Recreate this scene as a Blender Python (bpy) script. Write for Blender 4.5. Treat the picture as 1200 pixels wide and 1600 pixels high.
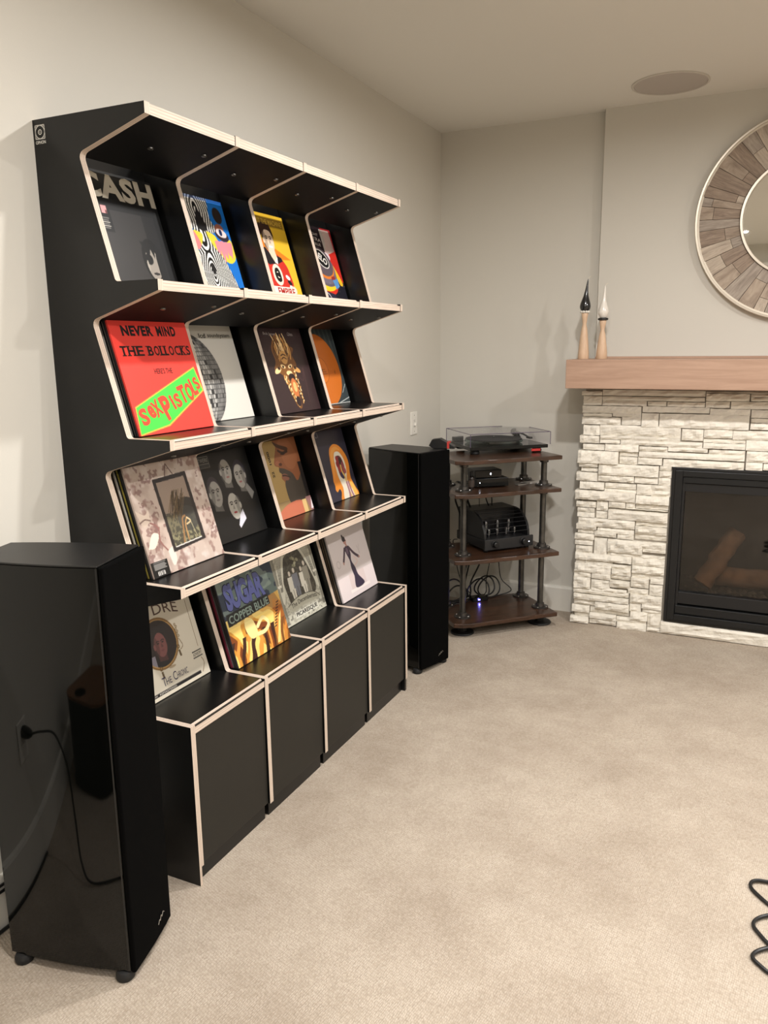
import bpy, bmesh, math, random
import numpy as np
from mathutils import Vector, Matrix
for _o in list(bpy.data.objects): bpy.data.objects.remove(_o)
S = bpy.context.scene; COL = S.collection
R = math.radians
# ------------------------------------------------------------------ camera, world, exposure, lights
F_PX, PITCH, YAW, ROLL = 1250.77, R(11.60996), R(25.41857), R(-0.58716)
CAM = Vector((1.66752, 0.0, 1.44159))
fw = Vector((-math.sin(YAW)*math.cos(PITCH), math.cos(YAW)*math.cos(PITCH), -math.sin(PITCH)))
rt = Vector((math.cos(YAW), math.sin(YAW), 0)); up = rt.cross(fw)
r2 = rt*math.cos(ROLL)+up*math.sin(ROLL); u2 = -rt*math.sin(ROLL)+up*math.cos(ROLL)
cd = bpy.data.cameras.new('camera'); cam = bpy.data.objects.new('camera', cd); COL.objects.link(cam)
cd.sensor_fit = 'VERTICAL'; cd.sensor_height = 36; cd.lens = 36*F_PX/1600; cd.clip_start = .02
M = Matrix((r2, u2, -fw)).transposed().to_4x4(); M.translation = CAM; cam.matrix_world = M
S.camera = cam
w = bpy.data.worlds.new('world'); S.world = w; w.use_nodes = True
w.node_tree.nodes['Background'].inputs[0].default_value = (1, .86, .7, 1)
w.node_tree.nodes['Background'].inputs[1].default_value = 0.0
S.view_settings.view_transform = 'Standard'; S.view_settings.look = 'None'
S.view_settings.gamma = 1; S.view_settings.use_curve_mapping = False
S.view_settings.exposure = 0.63
H = 2.554; YB = 4.265; YC = 4.215
CANS = [(1.32, .80, 21), (1.32, 2.35, 23), (2.9, .80, 13), (2.9, 2.35, 25), (4.5, .8, 17), (4.5, 2.35, 22), (1.32, -.8, 10), (2.9, -.8, 13), (3.7, -3.2, 26)]
CANCOL = (1.0, .976, .958)
for i, (x, y, e) in enumerate(CANS):
    l = bpy.data.lights.new('ceiling_lamp', 'AREA'); l.shape = 'DISK'; l.size = .11; l.energy = e; l.color = CANCOL; l.spread = R(176)
    o = bpy.data.objects.new('ceiling_lamp', l); COL.objects.link(o); o.location = (x, y, H-.012)

# ------------------------------------------------------------------ materials
def srgb(c):
    c = [v/255 for v in c]
    return tuple(v/12.92 if v <= .04045 else ((v+.055)/1.055)**2.4 for v in c)+(1,)
def new_mat(name):
    m = bpy.data.materials.new(name); m.use_nodes = True
    nt = m.node_tree; return m, nt, nt.nodes['Principled BSDF']
def N(nt, t, **k):
    n = nt.nodes.new(t)
    for a, v in k.items(): setattr(n, a, v)
    return n
def mat(name, col, rough=.5, metal=0, var=0, vscale=8, bump=0, bscale=60, spec=.5, coat=0, stretch=(1,1,1), emit=None, es=0, bdist=.002):
    m, nt, b = new_mat(name); L = nt.links.new
    c = col if len(col) == 4 else srgb(col)
    b.inputs['Base Color'].default_value = c; b.inputs['Roughness'].default_value = rough; b.inputs['Metallic'].default_value = metal
    b.inputs['Specular IOR Level'].default_value = spec; b.inputs['Coat Weight'].default_value = coat; b.inputs['Coat Roughness'].default_value = .05
    if emit: b.inputs['Emission Color'].default_value = srgb(emit); b.inputs['Emission Strength'].default_value = es
    if var or bump:
        tc = N(nt, 'ShaderNodeTexCoord'); mp = N(nt, 'ShaderNodeMapping'); mp.inputs['Scale'].default_value = stretch; L(tc.outputs['Object'], mp.inputs[0])
        oi = N(nt, 'ShaderNodeObjectInfo'); ad = N(nt, 'ShaderNodeVectorMath', operation='ADD'); L(mp.outputs[0], ad.inputs[0])
        sc = N(nt, 'ShaderNodeMath', operation='MULTIPLY'); sc.inputs[1].default_value = 37; L(oi.outputs['Random'], sc.inputs[0]); L(sc.outputs[0], ad.inputs[1])
    if var:
        n = N(nt, 'ShaderNodeTexNoise'); n.inputs['Scale'].default_value = vscale; n.inputs['Detail'].default_value = 5; L(ad.outputs[0], n.inputs[0])
        r = N(nt, 'ShaderNodeValToRGB'); r.color_ramp.elements[0].position = .3; r.color_ramp.elements[1].position = .7
        r.color_ramp.elements[0].color = tuple(v*(1-var) for v in c[:3])+(1,); r.color_ramp.elements[1].color = tuple(min(1, v*(1+var)) for v in c[:3])+(1,)
        L(n.outputs[0], r.inputs[0]); L(r.outputs[0], b.inputs['Base Color'])
    if bump:
        n = N(nt, 'ShaderNodeTexNoise'); n.inputs['Scale'].default_value = bscale; n.inputs['Detail'].default_value = 6; L(ad.outputs[0], n.inputs[0])
        bp = N(nt, 'ShaderNodeBump'); bp.inputs['Strength'].default_value = bump; bp.inputs['Distance'].default_value = bdist
        L(n.outputs[0], bp.inputs['Height']); L(bp.outputs[0], b.inputs['Normal'])
    return m
def ply_mat(name, axis):
    m, nt, b = new_mat(name); L = nt.links.new
    tc = N(nt, 'ShaderNodeTexCoord'); sp = N(nt, 'ShaderNodeSeparateXYZ'); L(tc.outputs['Object'], sp.inputs[0])
    d = N(nt, 'ShaderNodeMath', operation='DIVIDE'); d.inputs[1].default_value = .0072; L(sp.outputs[axis], d.inputs[0])
    f = N(nt, 'ShaderNodeMath', operation='FRACT'); L(d.outputs[0], f.inputs[0])
    r = N(nt, 'ShaderNodeValToRGB'); e = r.color_ramp.elements; e[0].position = 0; e[0].color = srgb((214, 197, 180)); e[1].position = 1; e[1].color = srgb((214, 197, 180))
    for p, c in ((.52, (214, 197, 180)), (.60, (192, 173, 157)), (.88, (196, 177, 161)), (.95, (214, 197, 180))):
        q = e.new(p); q.color = srgb(c)
    L(f.outputs[0], r.inputs[0])
    mp = N(nt, 'ShaderNodeMapping'); s = [9, 9, 9]; s['XYZ'.index(axis)] = 260; mp.inputs['Scale'].default_value = s; L(tc.outputs['Object'], mp.inputs[0])
    n = N(nt, 'ShaderNodeTexNoise'); n.inputs['Scale'].default_value = 1.5; n.inputs['Detail'].default_value = 4; L(mp.outputs[0], n.inputs[0])
    mx = N(nt, 'ShaderNodeMixRGB', blend_type='MULTIPLY'); mx.inputs[0].default_value = .3; L(r.outputs[0], mx.inputs[1])
    r2_ = N(nt, 'ShaderNodeValToRGB'); r2_.color_ramp.elements[0].position = .3; r2_.color_ramp.elements[0].color = (.45, .38, .32, 1); r2_.color_ramp.elements[1].position = .55; L(n.outputs[0], r2_.inputs[0]); L(r2_.outputs[0], mx.inputs[2])
    L(mx.outputs[0], b.inputs['Base Color']); b.inputs['Roughness'].default_value = .55
    return m
def wood_mat(name, c0, c1, stretch, scale=6, rough=.4, bump=.08, coat=0):
    m, nt, b = new_mat(name); L = nt.links.new
    tc = N(nt, 'ShaderNodeTexCoord'); mp = N(nt, 'ShaderNodeMapping'); mp.inputs['Scale'].default_value = stretch; L(tc.outputs['Object'], mp.inputs[0])
    oi = N(nt, 'ShaderNodeObjectInfo'); ad = N(nt, 'ShaderNodeVectorMath', operation='ADD'); sc = N(nt, 'ShaderNodeMath', operation='MULTIPLY'); sc.inputs[1].default_value = 53
    L(oi.outputs['Random'], sc.inputs[0]); L(mp.outputs[0], ad.inputs[0]); L(sc.outputs[0], ad.inputs[1])
    n = N(nt, 'ShaderNodeTexNoise'); n.inputs['Scale'].default_value = scale; n.inputs['Detail'].default_value = 8; n.inputs['Roughness'].default_value = .65; n.inputs['Distortion'].default_value = .6
    L(ad.outputs[0], n.inputs[0])
    r = N(nt, 'ShaderNodeValToRGB'); r.color_ramp.elements[0].position = .28; r.color_ramp.elements[0].color = srgb(c0); r.color_ramp.elements[1].position = .72; r.color_ramp.elements[1].color = srgb(c1)
    L(n.outputs[0], r.inputs[0]); L(r.outputs[0], b.inputs['Base Color']); b.inputs['Roughness'].default_value = rough; b.inputs['Coat Weight'].default_value = coat
    bp = N(nt, 'ShaderNodeBump'); bp.inputs['Strength'].default_value = bump; bp.inputs['Distance'].default_value = .002; L(n.outputs[0], bp.inputs['Height']); L(bp.outputs[0], b.inputs['Normal'])
    return m
def glass_mat(name, tint, refl=.08):
    m = bpy.data.materials.new(name); m.use_nodes = True; nt = m.node_tree; L = nt.links.new
    for n in list(nt.nodes): nt.nodes.remove(n)
    o = N(nt, 'ShaderNodeOutputMaterial'); t = N(nt, 'ShaderNodeBsdfTransparent'); t.inputs[0].default_value = tint
    g = N(nt, 'ShaderNodeBsdfGlossy'); g.inputs['Roughness'].default_value = .02
    fr = N(nt, 'ShaderNodeLayerWeight'); pw = N(nt, 'ShaderNodeMath', operation='POWER'); pw.inputs[1].default_value = 5; L(fr.outputs['Facing'], pw.inputs[0])
    ad = N(nt, 'ShaderNodeMath', operation='MULTIPLY_ADD'); ad.inputs[1].default_value = .6; ad.inputs[2].default_value = refl; ad.use_clamp = True; L(pw.outputs[0], ad.inputs[0])
    mx = N(nt, 'ShaderNodeMixShader'); L(ad.outputs[0], mx.inputs[0]); L(t.outputs[0], mx.inputs[1]); L(g.outputs[0], mx.inputs[2]); L(mx.outputs[0], o.inputs[0])
    return m
def attr_mat(name):
    m, nt, b = new_mat(name); a = N(nt, 'ShaderNodeAttribute', attribute_name='Col'); nt.links.new(a.outputs['Color'], b.inputs['Base Color'])
    b.inputs['Roughness'].default_value = .38; return m
def carpet_mat():
    m, nt, b = new_mat('carpet_loops'); L = nt.links.new
    tc = N(nt, 'ShaderNodeTexCoord')
    nz = N(nt, 'ShaderNodeTexNoise'); nz.inputs['Scale'].default_value = 14; nz.inputs['Detail'].default_value = 2; L(tc.outputs['Object'], nz.inputs[0])
    sb = N(nt, 'ShaderNodeVectorMath', operation='SCALE'); sb.inputs['Scale'].default_value = .008; L(nz.outputs['Color'], sb.inputs[0])
    ad = N(nt, 'ShaderNodeVectorMath', operation='ADD'); L(tc.outputs['Object'], ad.inputs[0]); L(sb.outputs[0], ad.inputs[1])
    mp = N(nt, 'ShaderNodeMapping'); mp.inputs['Scale'].default_value = (1, .62, 1); mp.inputs['Rotation'].default_value = (0, 0, R(12)); L(ad.outputs[0], mp.inputs[0])
    v = N(nt, 'ShaderNodeTexVoronoi'); v.inputs['Scale'].default_value = 215; v.inputs['Randomness'].default_value = .4; L(mp.outputs[0], v.inputs[0])
    r = N(nt, 'ShaderNodeValToRGB'); r.color_ramp.elements[0].position = .1; r.color_ramp.elements[0].color = (1, 1, 1, 1); r.color_ramp.elements[1].position = .75; r.color_ramp.elements[1].color = (.74, .72, .69, 1); L(v.outputs['Distance'], r.inputs[0])
    n1 = N(nt, 'ShaderNodeTexNoise'); n1.inputs['Scale'].default_value = 3.2; n1.inputs['Detail'].default_value = 4; L(tc.outputs['Object'], n1.inputs[0])
    r1 = N(nt, 'ShaderNodeValToRGB'); r1.color_ramp.elements[0].position = .32; r1.color_ramp.elements[0].color = srgb((180, 167, 152)); r1.color_ramp.elements[1].position = .6; r1.color_ramp.elements[1].color = srgb((195, 183, 168)); L(n1.outputs[0], r1.inputs[0])
    n2 = N(nt, 'ShaderNodeTexNoise'); n2.inputs['Scale'].default_value = 90; n2.inputs['Detail'].default_value = 3; L(tc.outputs['Object'], n2.inputs[0])
    r2_ = N(nt, 'ShaderNodeValToRGB'); r2_.color_ramp.elements[0].position = .3; r2_.color_ramp.elements[0].color = (.87, .86, .845, 1); r2_.color_ramp.elements[1].position = .65; L(n2.outputs[0], r2_.inputs[0])
    m1 = N(nt, 'ShaderNodeMixRGB', blend_type='MULTIPLY'); m1.inputs[0].default_value = 1; L(r1.outputs[0], m1.inputs[1]); L(r.outputs[0], m1.inputs[2])
    m2 = N(nt, 'ShaderNodeMixRGB', blend_type='MULTIPLY'); m2.inputs[0].default_value = 1; L(m1.outputs[0], m2.inputs[1]); L(r2_.outputs[0], m2.inputs[2])
    L(m2.outputs[0], b.inputs['Base Color']); b.inputs['Roughness'].default_value = .95; b.inputs['Specular IOR Level'].default_value = .1
    bp = N(nt, 'ShaderNodeBump'); bp.inputs['Strength'].default_value = .75; bp.inputs['Distance'].default_value = .003; bp.invert = True
    L(v.outputs['Distance'], bp.inputs['Height']); L(bp.outputs[0], b.inputs['Normal'])
    return m
WALL = mat('wall_paint', (207, 203, 193), .85, bump=.06, bscale=220, spec=.2)
CEIL = mat('ceiling_paint', (226, 223, 215), .9, bump=.05, bscale=160, spec=.1)
TRIM = mat('white_trim', (222, 218, 208), .45)
CARPET = carpet_mat()
LAM = mat('black_laminate', (14, 14, 14), .28, spec=.38, var=.12, vscale=40, bump=.02, bscale=500)
LAMU = mat('black_laminate_shaded', (8, 8, 9), .6, spec=.2)  # same black laminate, with the shade under the boards put into its colour
LAMF = mat('black_laminate_door', (29, 28, 24), .42, var=.06, spec=.35, vscale=30)
PLYY = ply_mat('plywood_edge_upright', 'Y'); PLYZ = ply_mat('plywood_edge_board', 'Z')
GLOSS = mat('gloss_black_lacquer', (5, 6, 5), .04, spec=.36)
SATIN = mat('satin_black', (20, 20, 20), .42)
CLOTH = mat('grille_cloth', (5, 5, 5), .9, bump=.3, bscale=900, spec=.05)
RUBBER = mat('black_rubber', (20, 20, 20), .65)
CABLE = mat('cable_sheath', (16, 16, 17), .4)
CHROME = mat('chrome', (210, 210, 210), .15, 1)
SCREW = mat('dull_screw', (120, 118, 114), .3, .9)
PIPE = mat('steel_pipe', (92, 90, 86), .38, .85, var=.25, vscale=25)
IRON = mat('cast_flange', (84, 80, 76), .42, .8, var=.2, vscale=30)
BLACKM = mat('black_metal', (32, 32, 33), .38, .2)
WALNUT = wood_mat('dark_stained_plank', (30, 19, 13), (80, 52, 35), (1.2, 9, 9), 5, .28, .06, .2)
MANTEL = wood_mat('mantel_oak', (160, 128, 107), (184, 152, 130), (1, 14, 14), 3, .55, .06)
BEECH = wood_mat('turned_beech', (196, 164, 134), (220, 190, 160), (9, 9, 1.2), 5, .5, .04)
STONE = mat('white_stone', (232, 226, 213), .85, var=.07, vscale=9, bump=.8, bscale=45, spec=.2, bdist=.006)
PLANK = wood_mat('weathered_plank', (128, 112, 98), (186, 170, 152), (2.2, 16, 6), 5, .75, .25)
MIRR = mat('mirror_silvering', (235, 235, 232), .01, 1)
SILVER = mat('pale_silver_rim', (196, 186, 170), .35, .55)
GLASS = glass_mat('clear_acrylic', (.97, .97, .98, 1), .012)
GEDGE = mat('acrylic_edge', (92, 80, 104), .2)
FIREGLASS = glass_mat('fire_glass', (.62, .6, .57, 1), .05)
WHITEP = mat('white_plastic', (232, 228, 218), .35)
LENS = mat('lamp_lens', (255, 240, 215), .5, emit=(255, 226, 186), es=8)
mat_light = ply_mat('plywood_edge_floor', 'Z')
JET = attr_mat('printed_sleeve')
LED = mat('lit_indicator', (255, 255, 255), .5, emit=(235, 240, 255), es=6)
LEDB = mat('lit_blue_indicator', (90, 90, 255), .5, emit=(90, 80, 255), es=10)
# ------------------------------------------------------------------ mesh helpers
class MB:
    def __init__(s): s.v = []; s.f = []; s.m = []; s.sm = []
    def add(s, v, f, m=0, sm=False):
        o = len(s.v); s.v += [tuple(p) for p in v]
        for q in f: s.f.append([i+o for i in q]); s.m.append(m); s.sm.append(sm)
    def box(s, x0, x1, y0, y1, z0, z1, m=0):
        v = [(x0,y0,z0),(x1,y0,z0),(x1,y1,z0),(x0,y1,z0),(x0,y0,z1),(x1,y0,z1),(x1,y1,z1),(x0,y1,z1)]
        s.add(v, [(0,3,2,1),(4,5,6,7),(0,1,5,4),(1,2,6,5),(2,3,7,6),(3,0,4,7)], m)
    def prism(s, poly, a0, a1, axis='y', m=0, mrim=None, sm=False):
        n = len(poly); mrim = m if mrim is None else mrim
        def P(p, a): return (p[0], a, p[1]) if axis == 'y' else ((p[0], p[1], a) if axis == 'z' else (a, p[0], p[1]))
        v = [P(p, a0) for p in poly]+[P(p, a1) for p in poly]; o = len(s.v); s.v += v
        s.f.append([o+i for i in range(n)]); s.m.append(m); s.sm.append(False)
        s.f.append([o+n+i for i in reversed(range(n))]); s.m.append(m); s.sm.append(False)
        for i in range(n):
            j = (i+1) % n; s.f.append([o+i, o+n+i, o+n+j, o+j]); s.m.append(mrim[i] if isinstance(mrim, (list, tuple)) else mrim); s.sm.append(sm)
    def lathe(s, prof, c=(0,0,0), n=24, m=0, sm=True, ax='z', bend=None, loop=False):
        if loop: prof = list(prof)+[prof[0]]
        o = len(s.v); k = len(prof)
        for (r, z) in prof:
            for i in range(n):
                a = 2*math.pi*i/n; x, y = r*math.cos(a), r*math.sin(a)
                if bend: dx, dy = bend(z); x += dx; y += dy
                p = (x, y, z) if ax == 'z' else ((z, x, y) if ax == 'x' else (x, z, y))
                s.v.append((c[0]+p[0], c[1]+p[1], c[2]+p[2]))
        for j in range(k-1):
            for i in range(n):
                i2 = (i+1) % n; s.f.append([o+j*n+i, o+j*n+i2, o+(j+1)*n+i2, o+(j+1)*n+i]); s.m.append(m); s.sm.append(sm)
        if loop: return
        s.f.append([o+i for i in reversed(range(n))]); s.m.append(m); s.sm.append(False)
        s.f.append([o+(k-1)*n+i for i in range(n)]); s.m.append(m); s.sm.append(False)
    def tube(s, pts, r, n=8, m=0):
        pts = [Vector(p) for p in pts]; o = len(s.v); k = len(pts); nrm = None
        for i, p in enumerate(pts):
            t = (pts[min(i+1, k-1)]-pts[max(i-1, 0)]).normalized()
            if nrm is None: nrm = t.cross(Vector((0,0,1)) if abs(t.z) < .9 else Vector((1,0,0))).normalized()
            nrm = (nrm-t*nrm.dot(t)).normalized(); b = t.cross(nrm)
            for q in range(n):
                a = 2*math.pi*q/n; s.v.append(tuple(p+(nrm*math.cos(a)+b*math.sin(a))*r))
        for j in range(k-1):
            for q in range(n):
                q2 = (q+1) % n; s.f.append([o+j*n+q, o+j*n+q2, o+(j+1)*n+q2, o+(j+1)*n+q]); s.m.append(m); s.sm.append(True)
        s.f.append([o+q for q in reversed(range(n))]); s.m.append(m); s.sm.append(False)
        s.f.append([o+(k-1)*n+q for q in range(n)]); s.m.append(m); s.sm.append(False)
    def build(s, name, mats, parent=None, bevel=0, loc=None, fix=True):
        me = bpy.data.meshes.new(name); me.from_pydata(s.v, [], s.f)
        for q in (mats if isinstance(mats, (list, tuple)) else [mats]): me.materials.append(q)
        me.polygons.foreach_set('material_index', s.m); me.polygons.foreach_set('use_smooth', s.sm)
        if fix:
            b = bmesh.new(); b.from_mesh(me); bmesh.ops.recalc_face_normals(b, faces=b.faces); b.to_mesh(me); b.free()
        if any(s.sm): me.set_sharp_from_angle(angle=R(38))
        o = bpy.data.objects.new(name, me); COL.objects.link(o)
        if parent: o.parent = parent
        if loc: o.location = loc
        if bevel:
            d = o.modifiers.new('bevel', 'BEVEL'); d.width = bevel; d.segments = 2; d.limit_method = 'ANGLE'; d.angle_limit = R(40)
        return o
def tag(o, label=None, cat=None, group=None, kind=None):
    if label: o['label'] = label
    if cat: o['category'] = cat
    if group: o['group'] = group
    if kind: o['kind'] = kind
    return o
def thing(name, label, cat, loc=(0,0,0), rz=0, group=None):
    o = bpy.data.objects.new(name, None); COL.objects.link(o); o.location = loc; o.rotation_euler = (0,0,rz); o.empty_display_size = .05
    return tag(o, label, cat, group)
def Bx(name, dims, m, parent=None, bevel=0):
    b = MB(); b.box(*dims); return b.build(name, m, parent, bevel)
def struct(o): o['kind'] = 'structure'; return o
def spline(pts, k=8):
    pts = [Vector(p) for p in pts]; out = []
    for i in range(len(pts)-1):
        p0 = pts[max(i-1,0)]; p1 = pts[i]; p2 = pts[i+1]; p3 = pts[min(i+2,len(pts)-1)]
        for j in range(k):
            t = j/k; out.append(.5*((2*p1)+(p2-p0)*t+(2*p0-5*p1+4*p2-p3)*t*t+(3*p1-p0-3*p2+p3)*t**3))
    out.append(pts[-1]); return out
_fc = {}
def glyphs(body, bold=0, sp=1.0):
    key = (body, bold, sp)
    if key in _fc: return _fc[key]
    c = bpy.data.curves.new('letters', 'FONT'); c.body = body; c.size = 1; c.offset = bold; c.space_character = sp; c.resolution_u = 3
    o = bpy.data.objects.new('letters', c); me = bpy.data.meshes.new_from_object(o)
    v = [tuple(p.co) for p in me.vertices]; f = [list(p.vertices) for p in me.polygons]
    bpy.data.objects.remove(o); bpy.data.curves.remove(c); bpy.data.meshes.remove(me)
    xs = [p[0] for p in v]; ys = [p[1] for p in v]; x0, x1, y0, y1 = min(xs), max(xs), min(ys), max(ys)
    _fc[key] = ([((p[0]-x0)/(x1-x0), (p[1]-y0)/(y1-y0)) for p in v], f); return _fc[key]
def put_text(mb, body, u, v, w_, h_, m=0, rot=0, bold=0, z=.0008, k=.303, shear=0, arc=0, sp=1.0):
    """letters fitted to a w x h box whose lower left is (u, v), in sleeve units"""
    vs, f = glyphs(body, bold, sp); c, s = math.cos(R(rot)), math.sin(R(rot)); out = []
    for a, b in vs:
        x = a*w_+shear*b*h_; y = b*h_+arc*(1-(2*a-1)**2); out.append(((u+x*c-y*s)*k, (v+x*s+y*c)*k, z))
    mb.add(out, f, m)
# ------------------------------------------------------------------ room
FX0, FX1, FZ0, FZ1 = 1.282, 2.228, .072, .857
struct(Bx('floor', (-.1, 6.1, -4.1, 4.6, -.1, 0), CARPET))
struct(Bx('ceiling', (-.1, 6.1, -4.1, 4.6, H, H+.1), CEIL))
b = MB(); b.box(0, 6, -2.7, -2.1, 2.27, H); struct(b.build('trim_1', WALL)); b = MB(); b.box(0, 6, -2.1, -2.06, 2.25, 2.35); struct(b.build('trim_2', TRIM))
struct(Bx('wall_left', (-.1, 0, -4.1, 4.4, 0, H), WALL))
struct(Bx('wall_right', (6, 6.1, -4.1, 4.4, 0, H), WALL))
struct(Bx('wall_front', (0, 6, -4.1, -4, 0, H), WALL))
b = MB(); b.box(0, FX0, YB, YB+.1, 0, H); b.box(FX1, 6, YB, YB+.1, 0, H); b.box(FX0, FX1, YB, YB+.1, FZ1, H); b.box(FX0, FX1, YB, YB+.1, 0, FZ0); struct(b.build('wall_back', WALL))
b = MB(); b.box(.866, FX0, YC, YB, 0, H); b.box(FX1, 2.65, YC, YB, 0, H); b.box(FX0, FX1, YC, YB, FZ1, H); b.box(FX0, FX1, YC, YB, 0, FZ0); struct(b.build('wall_chimney', WALL))
def baseboard(name, dims, axis):
    x0, x1, y0, y1 = dims; b = MB()
    if axis == 'x': b.prism([(y1, 0), (y0, 0), (y0, .128), (y0+.004, .137), (y1, .140)], x0, x1, 'x')
    else: b.prism([(x0, 0), (x1, 0), (x1, .128), (x1-.004, .137), (x0, .140)], y0, y1, 'y')
    struct(b.build(name, TRIM))
baseboard('baseboard_left', (0, .015, -4, YB-.016), 'y')
baseboard('baseboard_back', (.016, .84, YB-.016, YB), 'x')
for i, (x, y, e) in enumerate(CANS):
    t = thing('recessed_light', 'round recessed ceiling light, '+['before the near end of the record shelf','before the far end of the record shelf','second from the left in the middle row','second from the left in the row by the fireplace','rightmost of the middle row','rightmost in the row by the fireplace','left one just behind the camera','right one just behind the camera','one at the back of the room'][i], 'light', (x, y, H))
    b = MB(); b.lathe([(.062, 0), (.085, 0), (.087, -.004), (.08, -.006), (.062, -.006)], n=28, loop=True); b.build('trim_ring', WHITEP, t)
    b = MB(); b.lathe([(.06, -.001), (.06, -.003)], n=28); b.build('lens', LENS, t)
t = thing('ceiling_speaker', 'round flush white speaker grille in the ceiling', 'speaker', (1.187, 3.955, H))
b = MB(); b.lathe([(.152, 0), (.162, 0), (.162, -.004), (.155, -.006), (.152, -.004)], n=48, loop=True); b.build('rim', mat('grille_rim', (200, 194, 184), .6), t)
b = MB(); b.lathe([(.151, -.001), (.151, -.003)], n=48); b.build('grille', mat('speaker_mesh', (186, 178, 170), .8, bump=.4, bscale=800), t)
# ------------------------------------------------------------------ record display shelf
Y0, PW, TH = 1.5353, .348, .018
ZS = [1.992, 1.605, 1.224, .8466, .469]
TX = [.350, .3565, .3615, .366, .3695]; TXF = .371
SL = math.tan(R(16.8)); LEAN = R(16.5)
shelf = thing('record_display_shelf', 'tall black plywood-edged shelf holding records face out against the left wall', 'shelf', (0, Y0, 0))
def fillet(P, rad, i, n=4):
    a, p, c = Vector(P[i-1]), Vector(P[i]), Vector(P[(i+1) % len(P)])
    u, v = (a-p).normalized(), (c-p).normalized(); h = math.acos(max(-1, min(1, u.dot(v))))/2; d = rad/math.tan(h)
    q0, q1 = p+u*d, p+v*d; ctr = p+(u+v).normalized()*(rad/math.sin(h)); out = []
    a0 = math.atan2(*(q0-ctr).yx); a1 = math.atan2(*(q1-ctr).yx)
    while a1-a0 > math.pi: a1 -= 2*math.pi
    while a1-a0 < -math.pi: a1 += 2*math.pi
    for k in range(n+1):
        q = a0+(a1-a0)*k/n; out.append((ctr.x+rad*math.cos(q), ctr.y+rad*math.sin(q)))
    return out
def profile(zbot, notch=True):
    P = [(0, ZS[0])]; mark = []
    for k in range(5):
        P += [(TX[k], ZS[k])]
        if k < 4:
            zt = ZS[k]-.0255; xi = .141
            P += [(TX[k], zt)]; mark.append(len(P)); P += [(xi, zt-SL*(TX[k]-xi))]
            mark.append(len(P)); P += [(.2275, ZS[k+1]-.0005)]
    P += [(TXF, zbot), (0, zbot)]
    out = []
    for i, p in enumerate(P): out += fillet(P, .016 if mark.index(i) % 2 == 0 else .01, i) if i in mark else [p]
    return out
for j in range(5):
    b = MB()
    if j == 0: b.prism(profile(0), 0, .009, 'y', 0, 1); b.prism(profile(.055), .0092, TH, 'y', 0, 1)
    else: b.prism(profile(.055), 0, TH, 'y', 0, 1)
    if j == 4: b.box(0, .366, .002, TH-.002, 0, .0548, 0)
    d = b.build('side_panel' if j in (0, 4) else 'divider', [LAM, PLYY], shelf); d.location = (0, j*PW, 0)
for j in range(4):
    a, c = j*PW+TH+.0015, (j+1)*PW-.0015
    for k in range(5):
        x, z = TX[k]-.0012, ZS[k]
        # sloping ceiling board of the bay below
        if k < 4:
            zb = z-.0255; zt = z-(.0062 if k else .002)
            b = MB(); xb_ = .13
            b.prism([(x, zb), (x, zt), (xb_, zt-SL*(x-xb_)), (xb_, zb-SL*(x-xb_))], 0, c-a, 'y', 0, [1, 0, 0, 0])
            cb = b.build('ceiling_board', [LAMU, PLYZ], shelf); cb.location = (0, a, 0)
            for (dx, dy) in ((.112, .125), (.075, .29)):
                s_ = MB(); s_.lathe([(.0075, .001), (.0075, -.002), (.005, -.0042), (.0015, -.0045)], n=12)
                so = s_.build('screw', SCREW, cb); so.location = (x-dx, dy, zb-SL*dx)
        else:
            b = MB(); b.box(.05, x, 0, c-a, z-.0255, z-.0064, 0); b.f = b.f; b.m[3] = 1
            cb = b.build('cabinet_top', [LAM, PLYZ], shelf); cb.location = (0, a, 0)
        if k:
            b = MB(); xf = TX[k]-.0105; b.prism([(.03, z-.0005), (.03, z-.0061), (xf, z-.0061), (xf, z-.005), (xf-.0035, z-.0005)], 0, c-a, 'y', 0, [0, 0, 1, 1, 0])
            fb = b.build('shelf_floor', [LAM, mat_light], shelf); fb.location = (0, a, 0)
            # leaning back panel
            zf = z; s_, c_ = math.sin(LEAN), math.cos(LEAN); x0 = .126; hh = .345
            b = MB(); b.prism([(x0, zf), (x0-hh*s_, zf+hh*c_), (x0-hh*s_-.006, zf+hh*c_), (x0-.006, zf)], 0, c-a, 'y', 0)
            if k > 0:
                bp = b.build('back_panel', LAM, shelf); bp.location = (0, a, 0)
    xd = TXF-.006
    b = MB(); b.box(xd-.016, xd, 0, c-a-.002, .058, ZS[4]-.029); d = b.build('door', LAMF, shelf, .0012); d.location = (0, a+.001, 0)
    b = MB(); b.box(.335, .35, 0, c-a, 0, .055); d = b.build('toe_kick', LAM, shelf); d.location = (0, a, 0)
# ink emblem near the top back corner of the near end panel
b = MB()
def ring(b, cx, cz, r0, r1, n=32, y=-.0006):
    v = []; f = []
    for i in range(n):
        a = 2*math.pi*i/n; v += [(cx+r0*math.cos(a), y, cz+r0*math.sin(a)), (cx+r1*math.cos(a), y, cz+r1*math.sin(a))]
    for i in range(n): f.append((2*i, 2*i+1, (2*i+3) % (2*n), (2*i+2) % (2*n)))
    b.add(v, f)
cx, cz, hw = .0235, 1.9625, .0165
for (x0, x1, z0, z1) in ((-hw, hw, hw-.002, hw), (-hw, hw, -hw, -hw+.002), (-hw, -hw+.002, -hw, hw), (hw-.002, hw, -hw, hw)):
    b.add([(cx+x0, -.0006, cz+z0), (cx+x1, -.0006, cz+z0), (cx+x1, -.0006, cz+z1), (cx+x0, -.0006, cz+z1)], [(0,1,2,3)])
ring(b, cx, cz, .0138, .0158); ring(b, cx, cz, .0042, .0062); ring(b, cx, cz, .0005, .0016, 12)
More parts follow.
